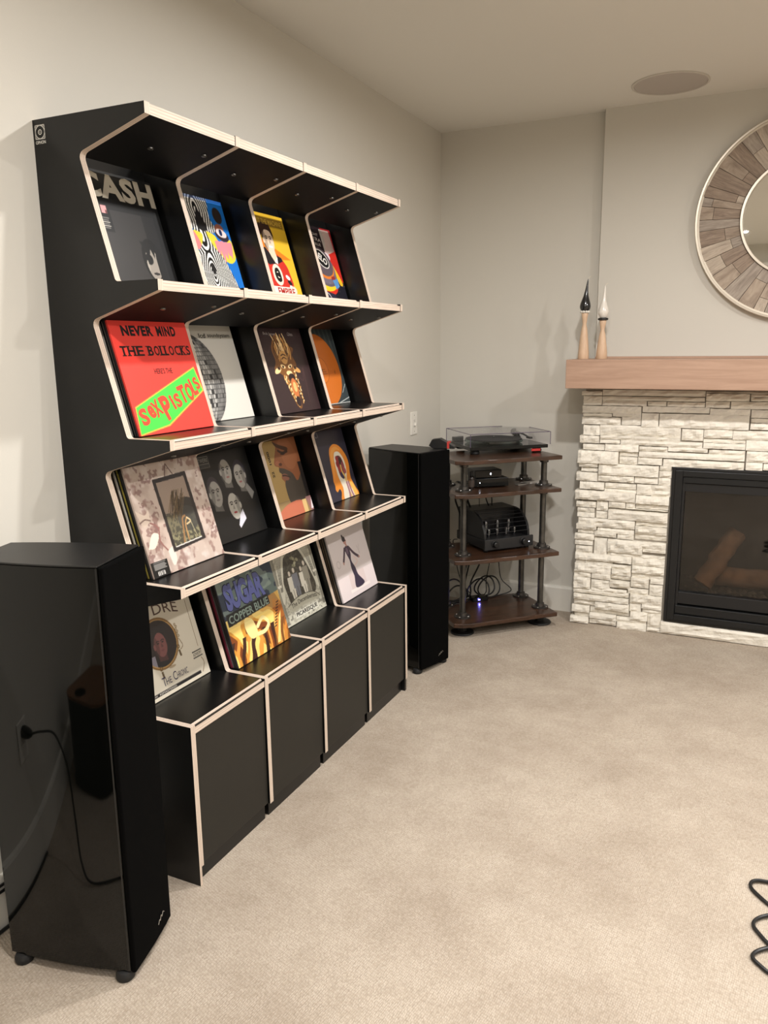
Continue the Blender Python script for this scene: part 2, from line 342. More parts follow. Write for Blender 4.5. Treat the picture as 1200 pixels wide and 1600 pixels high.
for sx in (-1, 1):
    for sz in (-1, 1): b.add([(cx+sx*.0165, -.0006, cz+sz*.008), (cx+sx*.0165, -.0006, cz+sz*.0095), (cx+sx*.0095, -.0006, cz+sz*.0165), (cx+sx*.008, -.0006, cz+sz*.0165)], [(0,1,2,3)])
vs, f = glyphs('OPHON', .02); b.add([(.007+p[0]*.033, -.0006, 1.9355+p[1]*.0075) for p in vs], f)
b.build('printed_emblem', mat('white_ink', (215, 212, 204), .6), shelf, fix=False)

# ------------------------------------------------------------------ sleeve artwork, painted on a fine grid of coloured faces
NA = 150
class Art:
    def __init__(s, base, seed=1):
        n = s.n = NA*2; g = (np.arange(n)+.5)/n; s.U, s.V = np.meshgrid(g, g); s.i = np.zeros((n, n, 3))+np.array(base, float); s.r = np.random.RandomState(seed)
    def put(s, m, c, a=1.):
        m = np.asarray(m, float)*a; m = np.clip(m, 0, 1)[..., None]; s.i = s.i*(1-m)+np.asarray(c, float)*m; return s
    def ell(s, cx, cy, rx, ry, rot=0):
        c, q = math.cos(R(rot)), math.sin(R(rot)); x, y = s.U-cx, s.V-cy; return ((x*c+y*q)/rx)**2+((-x*q+y*c)/ry)**2 < 1
    def rect(s, u0, u1, v0, v1): return (s.U > u0) & (s.U < u1) & (s.V > v0) & (s.V < v1)
    def poly(s, P):
        ins = np.zeros(s.U.shape, bool); n = len(P)
        for i in range(n):
            (x1, y1), (x2, y2) = P[i], P[(i+1) % n]
            if y1 == y2: continue
            ins ^= ((y1 > s.V) != (y2 > s.V)) & (s.U < (x2-x1)*(s.V-y1)/(y2-y1)+x1)
        return ins
    def smooth(s, P, k=6): return s.poly([(p.x, p.y) for p in spline([(a, b, 0) for a, b in P+[P[0]]], k)][:-1])
    def line(s, P, w_):
        m = np.zeros(s.U.shape, bool)
        for (x1, y1), (x2, y2) in zip(P[:-1], P[1:]):
            dx, dy = x2-x1, y2-y1; t = np.clip(((s.U-x1)*dx+(s.V-y1)*dy)/(dx*dx+dy*dy+1e-9), 0, 1); m |= np.hypot(s.U-x1-t*dx, s.V-y1-t*dy) < w_
        return m
    def curve(s, P, w_): return s.line([(p.x, p.y) for p in spline([(a, b, 0) for a, b in P], 6)], w_)
    def noise(s, fx, fy=None, oct=3):
        fy = fy or fx; out = np.zeros(s.U.shape); amp = 1; tot = 0
        for _ in range(oct):
            g = s.r.rand(int(fy)+3, int(fx)+3); x, y = s.U*fx, s.V*fy; xi, yi = x.astype(int), y.astype(int); a, b_ = x-xi, y-yi; a = a*a*(3-2*a); b_ = b_*b_*(3-2*b_)
            out += amp*((g[yi, xi]*(1-a)+g[yi, xi+1]*a)*(1-b_)+(g[yi+1, xi]*(1-a)+g[yi+1, xi+1]*a)*b_); tot += amp; amp *= .5; fx *= 2; fy *= 2
        return out/tot
    def face(s, cx, cy, k, skin, hair, d=1, lip=(120, 60, 60), neck=True, tilt=0):
        """a plain generic face: d = side it looks to"""
        dk = np.array(skin)*.62
        if neck: s.put(s.poly([(cx-.42*k*1, cy-.5*k), (cx+.42*k, cy-.5*k), (cx+.5*k, cy-1.5*k), (cx-.45*k, cy-1.35*k)]), dk)
        s.put(s.ell(cx, cy+.1*k, .78*k, 1.12*k, tilt), hair)
        s.put(s.ell(cx+.10*k*d, cy-.12*k, .66*k, .98*k, tilt), skin)
        s.put(s.ell(cx-.42*k*d, cy-.15*k, .30*k, .75*k, tilt), dk, .55)
        s.put(s.ell(cx-.6*k*d, cy-.15*k, .13*k, .24*k), skin)
        for e in (-.18, .36):
            ex = cx+(e+.02)*k*d; s.put(s.ell(ex, cy+.05*k, .13*k, .06*k), (28, 24, 24)); s.put(s.curve([(ex-.17*k, cy+.17*k), (ex, cy+.25*k), (ex+.17*k, cy+.18*k)], .035*k), (30, 25, 25))
        s.put(s.poly([(cx+.18*k*d, cy+.05*k), (cx+.34*k*d, cy-.32*k), (cx+.1*k*d, cy-.34*k)]), dk, .7)
        s.put(s.ell(cx+.17*k*d, cy-.58*k, .2*k, .075*k), lip)
    def obj(s, parent):
        n = NA; a = s.i.reshape(n, 2, n, 2, 3).mean((1, 3))/255; lin = np.where(a <= .04045, a/12.92, ((a+.055)/1.055)**2.4)
        g = np.linspace(0, .303, n+1); X, Y = np.meshgrid(g, g); v = np.stack([X, Y, X*0+.0004], -1).reshape(-1, 3)
        k = np.arange(n*n); r, c = k//n, k % n; q = np.stack([r*(n+1)+c, r*(n+1)+c+1, (r+1)*(n+1)+c+1, (r+1)*(n+1)+c], -1)
        me = bpy.data.meshes.new('cover_art'); me.vertices.add(len(v)); me.vertices.foreach_set('co', v.ravel()); me.loops.add(q.size); me.loops.foreach_set('vertex_index', q.ravel().astype(np.int32))
        me.polygons.add(n*n); me.polygons.foreach_set('loop_start', np.arange(0, q.size, 4, dtype=np.int32)); me.update(calc_edges=True)
        at = me.color_attributes.new('Col', 'FLOAT_COLOR', 'CORNER'); col = np.ones((n*n, 4, 4), np.float32); col[:, :, :3] = lin.reshape(-1, 1, 3); at.data.foreach_set('color', col.ravel())
        me.materials.append(JET); o = bpy.data.objects.new('cover_art', me); COL.objects.link(o); o.parent = parent; return o
_ink = {}
def ink(c):
    if c not in _ink: _ink[c] = mat('printing_ink', c, .4)
    return _ink[c]
_jk = {}
def jacket_mesh(c, t):
    if (c, t) in _jk: return _jk[(c, t)]
    b = MB(); b.box(0, .303, 0, .303, -t, 0); me = bpy.data.meshes.new('record_sleeve'); me.from_pydata(b.v, [], b.f); me.materials.append(mat('sleeve_card', c, .5)); _jk[(c, t)] = me; return me
SLX = Matrix(((0, -math.sin(LEAN), math.cos(LEAN)), (1, 0, 0), (0, math.cos(LEAN), math.sin(LEAN)))).to_4x4()
def sleeve(row, bay, xb, yl, card, t, label, group=None):
    o = bpy.data.objects.new('record_sleeve', jacket_mesh(card, t)); COL.objects.link(o)
    m = SLX.copy(); m.translation = (xb, yl, ZS[row]+t*math.sin(LEAN)+.0004); o.matrix_world = m
    return tag(o, label, 'record', group)
def letters(parent, items):
    """items: (colour, put_text args, kwargs)"""
    cols = []
    for c, a, k in items:
        if c not in cols: cols.append(c)
    b = MB()
    for c, a, k in items: put_text(b, *a, m=cols.index(c), **k)
    return b.build('lettering', [ink(c) for c in cols], parent, fix=False)
def blob(A, P, c, a=1): A.put(A.smooth(P), c, a)
# row 1 -------------------------------------------------------------
o = sleeve(1, 0, .15, 1.566, (20, 20, 20), .004, 'black record sleeve with CASH in large pale capitals, top left bay of the shelf')
A = Art((17, 17, 17), 3); A.put(A.rect(.06, .74, 0, .66), (46, 44, 43)); A.put(A.rect(.74, .9, 0, .66), (30, 29, 29), .8)
A.put(A.ell(.74, .25, .13, .2), (14, 14, 14)); A.put(A.ell(.73, .22, .085, .15), (150, 142, 132)); A.put(A.ell(.69, .26, .05, .05), (20, 20, 20)); A.put(A.ell(.83, .2, .045, .2), (22, 22, 22)); A.put(A.poly([(.62,.42),(.70,.26),(.74,.36),(.77,.27),(.80,.4)]), (18, 18, 18)); A.put(A.ell(.74, .13, .04, .012), (40, 36, 34)); A.put(A.ell(.66,.2,.012,.05), (170,162,150))
A.put(A.rect(.05, .355, .46, .72), (12, 12, 12)); A.put(A.rect(.255, .325, .62, .69), (226, 160, 160)); A.put(A.rect(.30, .325, .62, .65), (110, 60, 60))
for q in range(6): A.put(A.rect(.14, .325-.01*(q % 2), .575-.017*q, .582-.017*q), (190, 186, 178))
A.obj(o); letters(o, [((176, 168, 152), ('CASH', .085, .755, .905, .225), dict(bold=.045, sp=1.07)), ((200, 196, 186), ('E', .165, .60, .05, .10), {})])
o = sleeve(1, 1, .14, 1.905, (30, 60, 120), .004, 'record sleeve of black and white wavy stripes over blue, yellow and pink')
A = Art((22, 110, 196), 5); u, v = A.U, A.V
blob(A, [(.36,.62),(.5,.66),(.72,.62),(.8,.5),(.98,.6),(1.0,.42),(.9,.34),(.78,.37),(.7,.45),(.5,.4),(.4,.5)], (224, 204, 62))
blob(A, [(.30,.66),(.40,.62),(.46,.5),(.4,.44),(.3,.5)], (216, 130, 130)); blob(A, [(.25,.5),(.36,.46),(.4,.38),(.28,.34)], (218, 200, 70))
for q in range(4): blob(A, [(.70+.07*q,.56),(.78+.07*q,.56),(.76+.06*q,.44-.04*(q % 2)),(.74+.06*q,.30+.04*q),(.71+.06*q,.44)], (226, 138, 148))
band = A.smooth([(.33,1.05),(.72,1.05),(.72,.8),(.78,.70),(.72,.64),(.60,.64),(.66,.5),(.78,.38),(.9,.1),(.93,-.06),(.28,-.06),(.28,.25),(.37,.40),(.47,.50),(.52,.61),(.38,.655),(.33,.8)])
d = np.minimum(np.hypot((u-.54)*1.6, (v-.20)*.75), .55*np.hypot((u-.52)*2.2, (v-.78)*.55)+.07)+.02*np.sin(v*17+u*4); st = np.sin(d*150) > 0
A.put(band, (236, 234, 228)); A.put(band & st, (14, 14, 14)); A.put(A.smooth([(.54,.9),(.6,.78),(.63,.68),(.58,.645),(.50,.66),(.47,.72)]), (26, 25, 26)); A.put(A.ell(.55, .26, .035, .06), (26, 26, 26))
A.put(A.ell(.865, .84, .075, .085), (46, 36, 32)); A.put(A.ell(.84, .70, .07, .05), (196, 96, 50), .8); A.put(A.ell(.855, .63, .11, .06, -10), (44, 34, 44)); A.put(A.ell(.855, .655, .085, .045, -10), (226, 206, 204)); A.put(A.ell(.845, .66, .025, .035), (20, 40, 80))
A.put(v > .97, (30, 60, 120), .5); A.obj(o)
o = sleeve(1, 2, .14, 2.262, (214, 178, 60), .004, 'yellow record sleeve showing a smiling figure in a red jersey with letter e')
A = Art((232, 188, 52), 7); A.put(A.poly([(.05,.84),(.95,.49),(.05,.42)]), (226, 128, 36)); A.put(A.rect(0, 1, .845, .965), (196, 156, 46)); A.put(A.rect(.04,.96,.86,.95), (92, 66, 26), .55)
A.put(A.smooth([(.22,.50),(.4,.56),(.62,.55),(.76,.47),(.84,.34),(.80,.1),(.2,.1),(.1,.3)]), (206, 52, 40)); A.put(A.poly([(.30,.56),(.46,.6),(.56,.5),(.60,.42),(.46,.40),(.3,.46)]), (34, 30, 34)); A.put(A.poly([(.64,.52),(.74,.5),(.76,.46),(.64,.42),(.60,.42)]), (34, 30, 34))
A.put(A.poly([(.49,.6),(.64,.6),(.66,.48),(.60,.42),(.54,.5)]), (236, 214, 186)); A.put(A.poly([(.58,.44),(.66,.5),(.64,.41)]), (245, 240, 230))
A.face(.565, .70, .145, (238, 212, 186), (56, 36, 28), 1, (170, 80, 70), False); A.put(A.ell(.59, .615, .045, .013), (250, 246, 240)); A.put(A.smooth([(.42,.72),(.43,.86),(.54,.895),(.66,.87),(.70,.72),(.65,.79),(.55,.81),(.48,.77)]), (58, 36, 28))
for q in range(3): A.put(A.ell(.775+.015*q, .27-.06*q, .045, .025, -25), ((245, 242, 236), (34, 30, 34), (245, 242, 236))[q])
A.put(A.ell(.84, .12, .06, .05), (236, 214, 186)); A.put(A.rect(0, .87, .02, .155), (240, 228, 216)); A.put(A.ell(.575, .29, .10, .125), (236, 226, 206))
A.obj(o); letters(o, [((180, 44, 36), ('EVIL EMPIRE', .245, .055, .60, .085), dict(bold=.02)), ((24, 22, 22), ('e', .515, .205, .12, .17), dict(bold=.03)), ((206, 170, 70), ('RAGE AGAINST THE MACHINE', .06, .875, .88, .06), dict(bold=.02))])
o = sleeve(1, 3, .14, 2.612, (30, 30, 40), .004, 'red and black record sleeve with a banded disc, top right bay of the shelf')
A = Art((24, 22, 34), 9); A.put(A.rect(0, 1, .5, 1), (170, 36, 40)); nz = A.noise(4); A.put(A.ell(.5, .85, .28, .25), (24, 20, 26), .95); A.put(A.ell(.3, .8, .3, .3), (24, 20, 26), .9)
A.put(A.poly([(.70,.98),(.95,.98),(1,.55),(.72,.6)]), (206, 196, 186), .55+.4*nz); A.put(A.poly([(.66,.62),(1,.72),(1,.3),(.8,.34)]), (206, 44, 34)); A.put(A.smooth([(.6,.62),(.8,.55),(.97,.30),(.9,.26),(.8,.4),(.6,.5)]), (240, 190, 40)); A.put(A.ell(.72, .62, .09, .06), (225, 210, 215))
A.put(A.ell(.42, .32, .40, .20, -12), (214, 48, 32)); A.put(A.ell(.42, .375, .40, .19, -14), (246, 208, 44)); A.put(A.ell(.5, .46, .36, .21, -20), (106, 96, 106)); A.put(A.ell(.52, .50, .34, .22, -20), (120, 110, 124)); A.put(A.ell(.54, .53, .29, .19, -20), (226, 126, 48)); A.put(A.ell(.56, .55, .26, .175, -20), (96, 84, 92)); A.put(A.ell(.585, .585, .17, .105, -28), (236, 230, 222)); A.put(A.ell(.585, .585, .155, .092, -28), (18, 18, 20))
A.put(A.poly([(.72,.32),(.86,.35),(.86,.24),(.76,.2)]), (92, 148, 204)); A.put(A.poly([(.70,.36),(.80,.38),(.80,.33),(.70,.32)]), (150, 50, 48)); A.put(A.poly([(.0,.24),(.7,.13),(.7,.02),(0,.02)]), (40, 38, 60)); A.put(A.noise(40, 40, 1) > .93, (220, 220, 230), .6*(A.V < .3)); A.put(A.curve([(.3,.1),(.5,.14),(.6,.02)], .006), (220, 215, 220))
A.obj(o); letters(o, [((206, 196, 190), ('ELECTRIC LIGHT', .06, .915, .58, .035), dict(rot=-4)), ((206, 196, 190), ('ORCHESTRA', .08, .845, .60, .045), dict(rot=-4)), ((206, 196, 190), ('OUT OF THE BLUE', .1, .785, .55, .035), dict(rot=-4)), ((238, 232, 224), ('ELO', .49, .59, .20, .085), dict(rot=-28, bold=.03))])
# row 2 -------------------------------------------------------------
o = sleeve(2, 0, .235, 1.575, (226, 70, 60), .005, 'red record sleeve reading NEVER MIND THE BOLLOCKS with a green band')
A = Art((232, 66, 56), 11); A.put(A.poly([(.035,.25),(.95,.578),(1.0,.345),(.40,.055),(.01,.0)]), (232, 178, 70)); A.put(A.poly([(.045,.243),(.945,.565),(.985,.35),(.395,.068),(.015,.012)]), (74, 206, 74)); A.obj(o)
RD, BK = (222, 72, 48), (20, 15, 15)
IT = [(BK, ('NEVER', .135, .866, .39, .092), dict(bold=.05, sp=1.1)), (BK, ('MIND', .575, .866, .255, .092), dict(bold=.045, sp=1.15)), (BK, ("HERE'S THE", .40, .525, .235, .05), dict(bold=.01))]
for ch, u_, v_, w_, h_, rt_ in (('S',.075,.075,.105,.15,12),('e',.20,.125,.085,.12,22),('X',.275,.135,.105,.145,24),('P',.40,.10,.12,.22,18),('i',.525,.19,.035,.14,20),('S',.575,.20,.085,.13,18),('T',.655,.235,.10,.165,14),('O',.755,.25,.10,.17,12),('L',.85,.30,.075,.165,16),('S',.915,.35,.07,.12,26)):
    IT.append((RD, (ch, u_, v_, w_, h_), dict(rot=rt_, bold=.045)))
letters(o, IT)
b = MB()
SER = {'T': [(.5,0)], 'H': [(.1,0),(.9,0),(.1,1),(.9,1)], 'E': [(.1,0),(.1,1)], 'B': [(.08,0),(.08,1)], 'L': [(.12,0),(.12,1)], 'K': [(.1,0),(.9,0),(.1,1),(.85,1)], 'O': [], 'C': [], 'S': []}
def serif_word(word, u0, u1, v, h):
    tot = sum(.72 if c == 'L' else .8 if c in 'ST' else 1 for c in word); u_ = u0
    for c in word:
        ww = (u1-u0)*(.72 if c == 'L' else .8 if c in 'ST' else 1)/tot; g = ww*.82; put_text(b, c, u_, v, g, h, bold=.02)
        if c in 'THEBLK':
            for k in ((.5,) if c == 'T' else (.12, .88) if c == 'H' else (.12,)): b.add([((u_+k*g+a)*.303, (v+q)*.303, .00085) for a, q in ((-.011,0),(.011,0),(.011,h),(-.011,h))], [(0,1,2,3)])
        for (a, q) in SER[c]: b.add([((u_+a*g+x)*.303, (v+q*(h-.009)+y)*.303, .0009) for x, y in ((-.024,0),(.024,0),(.024,.009),(-.024,.009))], [(0,1,2,3)])
        u_ += ww
serif_word('THE', .06, .36, .69, .088); serif_word('BOLLOCKS', .395, .975, .69, .088)
b.build('serif_lettering', ink(BK), o, fix=False)
o = sleeve(2, 1, .15, 1.905, (205, 202, 192), .004, 'white record sleeve with half a grey mirror ball, reading lcd soundsystem')
A = Art((214, 210, 200), 13); cx, cy, rx, ry = .16, .43, .475, .49; mb_ = A.ell(cx, cy, rx, ry)
x = (A.U-cx)/rx; y = (A.V-cy)/ry; th = np.arcsin(np.clip(y, -1, 1)); ph = np.arcsin(np.clip(x/np.maximum(np.cos(th), .02), -1, 1)); gi = np.floor(th*9.5); gj = np.floor(ph*10+gi*.37)
tone = ((np.sin(gi*12.99+gj*78.23)*43758.5) % 1); A.put(mb_, (150, 148, 143)); A.put(mb_, (215, 212, 205), (tone > .55)*.6); A.put(mb_, (40, 40, 40), (tone < .09)*.9); A.put(mb_ & (ph > .7), (70, 70, 70), .45)
fr_ = lambda q: np.abs(q-np.round(q)); A.put(mb_ & ((fr_(th*9.5) < .075) | (fr_(ph*10+gi*.37) < .075)), (44, 44, 44), .8); A.put(A.ell(.22, .905, .09, .03, -20), (90, 90, 90)); A.put(A.ell(.2, .90, .05, .018, -20), (200, 198, 190))
A.obj(o); letters(o, [((26, 26, 26), ('lcd', .43, .862, .105, .048), dict(bold=.02)), ((26, 26, 26), ('soundsystem', .575, .857, .375, .055), dict(bold=.015))])
o = sleeve(2, 2, .20, 2.257, (40, 28, 30), .004, 'dark brown record sleeve with a golden ornate carved mask')
A = Art((52, 36, 38), 15); G1, G2, G3 = (202, 150, 84), (122, 78, 38), (240, 206, 150)
A.put(A.smooth([(.36,.86),(.44,.92),(.52,.88),(.6,.86),(.66,.78),(.74,.74),(.68,.66),(.72,.56),(.66,.47),(.62,.3),(.6,.06),(.52,.05),(.44,.2),(.38,.42),(.24,.5),(.3,.6),(.28,.74)]), G2)
for q in range(30):
    a0 = A.r.rand(); x0 = .32+.36*a0; y0 = .60+.1*A.r.rand(); A.put(A.curve([(x0, y0), (x0+.05*(a0-.5)+.02*A.r.randn(), y0+.09), (x0+.03*A.r.randn()-.02, y0+.16+.08*A.r.rand())], .007), (G1, G3, (70, 44, 24))[q % 3])
for q in range(26):
    t_ = q/26; A.put(A.ell(.40+.03*math.sin(q*2)+.16*t_, .42-.36*t_, .022, .012, 40+q*23), (G1, G3)[q % 2]); A.put(A.ell(.64+.02*math.sin(q*3)+.02*t_, .47-.38*t_, .02, .011, q*31), (G3, G1, (90, 56, 30))[q % 3])
A.put(A.ell(.49, .64, .075, .08), G1); A.put(A.curve([(.44,.66),(.49,.675),(.54,.66)], .008), (80, 50, 26)); A.put(A.curve([(.44,.62),(.49,.64),(.54,.62)], .008), (90, 56, 30))
for q in (-1, 1): A.put(A.ell(.5+q*.075, .535, .05, .022, 15*q), G3); A.put(A.ell(.5+q*.075, .53, .018, .014), (30, 20, 18)); A.put(A.ell(.5+q*.2, .49, .075, .03, -20*q), G3 if q < 0 else G1); A.put(A.ell(.5+q*.17, .515, .03, .02), (60, 38, 24))
A.put(A.ell(.52, .455, .06, .03), G3); A.put(A.ell(.55, .40, .07, .05), (40, 26, 26)); A.put(A.ell(.555, .28, .065, .115), (196, 112, 60)); A.put(A.ell(.56, .29, .035, .06), (250, 200, 130), .8); A.put(A.ell(.555, .12, .05, .06), (46, 32, 34))
A.put(A.curve([(.1,.75),(.2,.7),(.28,.78)], .004) | A.curve([(.7,.4),(.78,.36),(.84,.5),(.8,.1)], .004), (96, 62, 64), .7); A.obj(o)
letters(o, [((170, 160, 156), ('Bob Jones', .20, .895, .24, .04), dict(rot=-2)), ((170, 160, 156), ('Ohm', .70, .895, .11, .04), dict(rot=-2))])
o = sleeve(2, 3, .142, 2.60, (70, 74, 74), .004, 'clear record sleeve with an orange disc showing through it')
A = Art((58, 66, 68), 17); A.put(np.sin(A.U*60+A.V*6) > .5, (104, 110, 106), .5*(A.V > .55)); dd = np.hypot(A.U-.47, A.V-.455); A.put(dd < .475, (206, 112, 38)); A.put((dd < .475) & (np.sin(dd*420) > .3), (190, 98, 30), .5); A.put(dd < .17, (214, 118, 42)); A.put((dd > .165) & (dd < .172), (150, 76, 26)); A.put(dd < .02, (60, 60, 58))
for q in range(3): A.put(A.rect(.40+.03*(q % 2), .60-.02*q, .40+.03*q, .407+.03*q), (140, 74, 30))
A.put(A.ell(.80, .42, .012, .03, -15), (150, 80, 34)); A.put(A.line([(.66,.0),(1,.07)], .006) | A.line([(.86,.14),(.98,.25)], .005), (190, 196, 192)); A.put(A.V < .012, (170, 172, 168)); A.obj(o)
# row 3 -------------------------------------------------------------
o = sleeve(3, 0, .247, 1.577, (190, 172, 160), .005, 'peeling wallpaper record sleeve with a dark framed picture hung on it')
A = Art((196, 178, 166), 19); n1 = A.noise(5, 5, 4); n2 = A.noise(14, 14, 3); A.put(np.clip((n1-.45)*6, 0, 1), (168, 148, 137), .7); A.put(np.clip((n2-.56)*9, 0, 1)*(A.noise(3) > .5), (126, 92, 86), .6); A.put(np.clip((A.noise(8, 8, 3)-.55)*8, 0, 1), (216, 204, 196), .7); A.put((A.noise(26, 26, 2) > .66) & (A.noise(3) > .55), (116, 84, 80), .6)
blob(A, [(.0,.62),(.1,.56),(.16,.60),(.14,.50),(.05,.46)], (206, 188, 172)); A.put(A.curve([(.02,.5),(.09,.52),(.15,.5)], .006), (120, 96, 88)); blob(A, [(.03,.26),(.12,.38),(.2,.36),(.12,.26)], (226, 214, 196)); A.put(A.curve([(.14,.48),(.22,.42),(.2,.3),(.28,.18)], .008), (140, 96, 90)); blob(A, [(.26,.2),(.34,.22),(.34,.1),(.28,.06)], (224, 212, 200))
fr = [(.312,.848),(.778,.868),(.80,.20),(.33,.168)]; A.put(A.poly(fr), (44, 38, 38)); inn = [(.352,.812),(.738,.826),(.752,.222),(.366,.205)]; im = A.poly(inn); A.put(im, (150, 132, 118)); gr = A.noise(40, 40, 2); A.put(im & (A.V < .5), (112, 106, 84)); A.put(im & (A.V < .52), (60, 58, 50), (gr > .5)*.7); A.put(im & (A.V < .32), (150, 146, 112), (gr < .45)*.6); A.put(im & A.ell(.66, .54, .13, .09), (56, 52, 48)); A.put(im & A.ell(.64,.43,.14,.12), (66, 66, 62), .8)
for q in range(34): x0 = .40+.16*A.r.rand(); A.put(im & A.line([(x0, .44+.1*A.r.rand()), (x0+.06+.08*A.r.rand(), .62+.1*A.r.rand())], .0035), ((52, 42, 32), (108, 88, 60), (70, 56, 40))[q % 3])
A.put(im & A.curve([(.50,.22),(.53,.32),(.56,.44),(.60,.46)], .010), (150, 112, 74)); A.put(im & A.curve([(.57,.24),(.58,.38),(.62,.44)], .008), (178, 136, 88)); A.put(im & A.curve([(.62,.44),(.66,.40),(.60,.38)], .008), (206, 182, 140)); A.put(im & A.curve([(.66,.4),(.68,.3),(.70,.24)], .005), (160, 150, 120)); A.put(A.line([(.49,.862),(.54,.97)], .005) | A.line([(.54,.97),(.60,.862)], .005), (90, 66, 60)); A.put(A.line([(.375,.208),(.745,.225)], .005), (226, 220, 214))
A.put(A.rect(.0, .215, 0, .14), (16, 15, 15))
for q in range(5): A.put(A.rect(.03, .19-.015*(q % 2), .125-.014*q, .131-.014*q), (220, 216, 210))
A.put(A.rect(.06, .15, .012, .05), (226, 222, 216))
for q in range(8): A.put(A.rect(.065+.01*q, .069+.01*q+.002*(q % 3), .014, .048), (20, 20, 20))
A.obj(o)
o = sleeve(3, 1, .18, 1.909, (20, 20, 20), .004, 'black record sleeve with four grey heads, lettered KRAFTWERK')
A = Art((21, 21, 21), 21); GY = (158, 154, 146)
A.put(A.rect(.03, .335, .795, .92), (112, 110, 104)); A.put(A.rect(.04, .328, .845, .912), (34, 34, 34)); A.put(A.rect(.04, .328, .802, .838), (60, 60, 58))
A.face(.55, .735, .135, GY, (26, 24, 26), 1, (150, 100, 98)); A.face(.79, .655, .135, GY, (46, 42, 54), -1, (150, 92, 92)); A.face(.29, .53, .14, (148, 144, 136), (52, 46, 50), 1, (110, 100, 98)); A.face(.56, .36, .145, (172, 168, 158), (24, 23, 24), -1, (150, 40, 48), False)
A.put(A.poly([(.86,.55),(.95,.43),(.88,.36),(.82,.5)]), (132, 130, 126)); A.put(A.poly([(.60,.24),(.665,.29),(.685,.18),(.55,.10),(.535,.135)]), (214, 212, 222)); A.obj(o)
letters(o, [((150, 148, 140), ('KRAFTWERK', .055, .858, .265, .042), {})])
o = sleeve(3, 2, .16, 2.255, (170, 140, 90), .004, 'tan record sleeve showing a bearded face in profile')
A = Art((178, 148, 92), 23); A.put(A.V < .2, (140, 116, 84), .6)
A.put(A.smooth([(.48,1.05),(.50,.94),(.545,.86),(.50,.78),(.43,.67),(.44,.63),(.50,.605),(.485,.56),(.52,.52),(.50,.47),(.54,.42),(.53,.36),(.56,.3),(.54,.22),(.6,.15),(.7,.13),(.85,.18),(1.05,.2),(1.05,1.05)]), (148, 92, 60)); nz = A.noise(6); A.put(A.smooth([(.6,.9),(.8,.95),(.95,.7),(.8,.55),(.65,.62)]), (172, 112, 76), .6)
A.put(A.smooth([(.5,.92),(.62,.87),(.78,.82),(.76,.78),(.62,.82),(.54,.86)]), (84, 56, 42)); A.put(A.curve([(.58,.80),(.66,.765),(.76,.775)], .016), (70, 46, 36)); A.put(A.ell(.66, .755, .05, .014), (52, 36, 30)); A.put(A.ell(.50, .655, .05, .03), (164, 104, 76)); A.put(A.ell(.55, .635, .035, .02), (74, 44, 34), .8)
A.put(A.smooth([(.5,.60),(.62,.57),(.75,.50),(.82,.4),(.98,.5),(1.05,.3),(.9,.17),(.7,.12),(.55,.16),(.53,.36),(.57,.45),(.53,.52),(.49,.55)]), (74, 66, 58)); A.put(A.ell(.59, .475, .07, .04, -20), (140, 92, 76)); A.put(A.curve([(.53,.5),(.6,.49),(.68,.46)], .008), (50, 36, 32)); A.put(A.rect(.92, 1, .17, .62), (34, 30, 30), .9)
A.put(A.smooth([(.25,.08),(.5,.16),(.8,.15),(.82,-.05),(.2,-.05)]), (196, 112, 84)); A.put(A.rect(.79, .88, 0, .16), (218, 184, 124)); A.put(A.poly([(.88,.18),(1,.18),(1,0),(.93,0)]), (150, 110, 106)); A.put(A.poly([(.95,.02),(1,.02),(1,.16)]), (236, 220, 220)); A.obj(o)
letters(o, [((46, 36, 26), ('1000', .375, .655, .16, .045), dict(rot=90, bold=.03)), ((46, 36, 26), ('22', .375, .50, .075, .045), dict(rot=90, bold=.03))])
o = sleeve(3, 3, .172, 2.606, (46, 44, 54), .004, 'navy record sleeve with an orange head outline around a ringed brain')
A = Art((50, 47, 60), 25); HD = [(.50,.63),(.55,.70),(.68,.74),(.82,.69),(.92,.56),(.94,.44),(.90,.3),(.90,.22),(.96,.1),(1.0,-.03),(.53,-.03),(.55,.1),(.52,.145),(.45,.115),(.42,.15),(.43,.2),(.42,.26),(.43,.3),(.45,.38),(.47,.5)]
A.put(A.smooth(HD), (226, 140, 52)); A.put(A.smooth([(.53,.62),(.6,.69),(.72,.70),(.8,.64),(.7,.66),(.6,.62),(.56,.52),(.5,.36),(.47,.28),(.5,.46)]), (238, 168, 84), .8); A.put(A.smooth([(.58,.54),(.64,.63),(.76,.62),(.84,.5),(.83,.36),(.78,.24),(.84,.12),(.9,-.03),(.6,-.03),(.62,.14),(.6,.22),(.57,.34)]), (228, 220, 200)); A.put(A.smooth([(.62,.5),(.66,.575),(.76,.56),(.80,.46),(.78,.36),(.72,.26),(.64,.3),(.62,.4)]), (110, 50, 56))
for q, (x, y, c) in enumerate([(.66,.53,(150,48,48)),(.64,.46,(138,40,44)),(.67,.39,(160,60,56)),(.73,.5,(54,48,40)),(.77,.44,(142,70,76)),(.78,.37,(160,84,84)),(.69,.31,(54,56,84))]): A.put(A.ell(x, y, .035, .05, 20), c)
A.put(A.curve([(.71,.44),(.71,.36),(.75,.27),(.76,.1),(.8,-.02)], .016), (222, 180, 96)); A.put(A.curve([(.75,.2),(.76,.08),(.74,-.02)], .02) | A.curve([(.8,.2),(.82,.08),(.85,-.02)], .02), (164, 116, 124)); A.put(A.smooth([(.82,.2),(.9,.18),(.98,.0),(.9,-.02)]), (240, 186, 92)); A.obj(o)
letters(o, [((160, 156, 160), ('C1', .26, .86, .075, .07), {})])
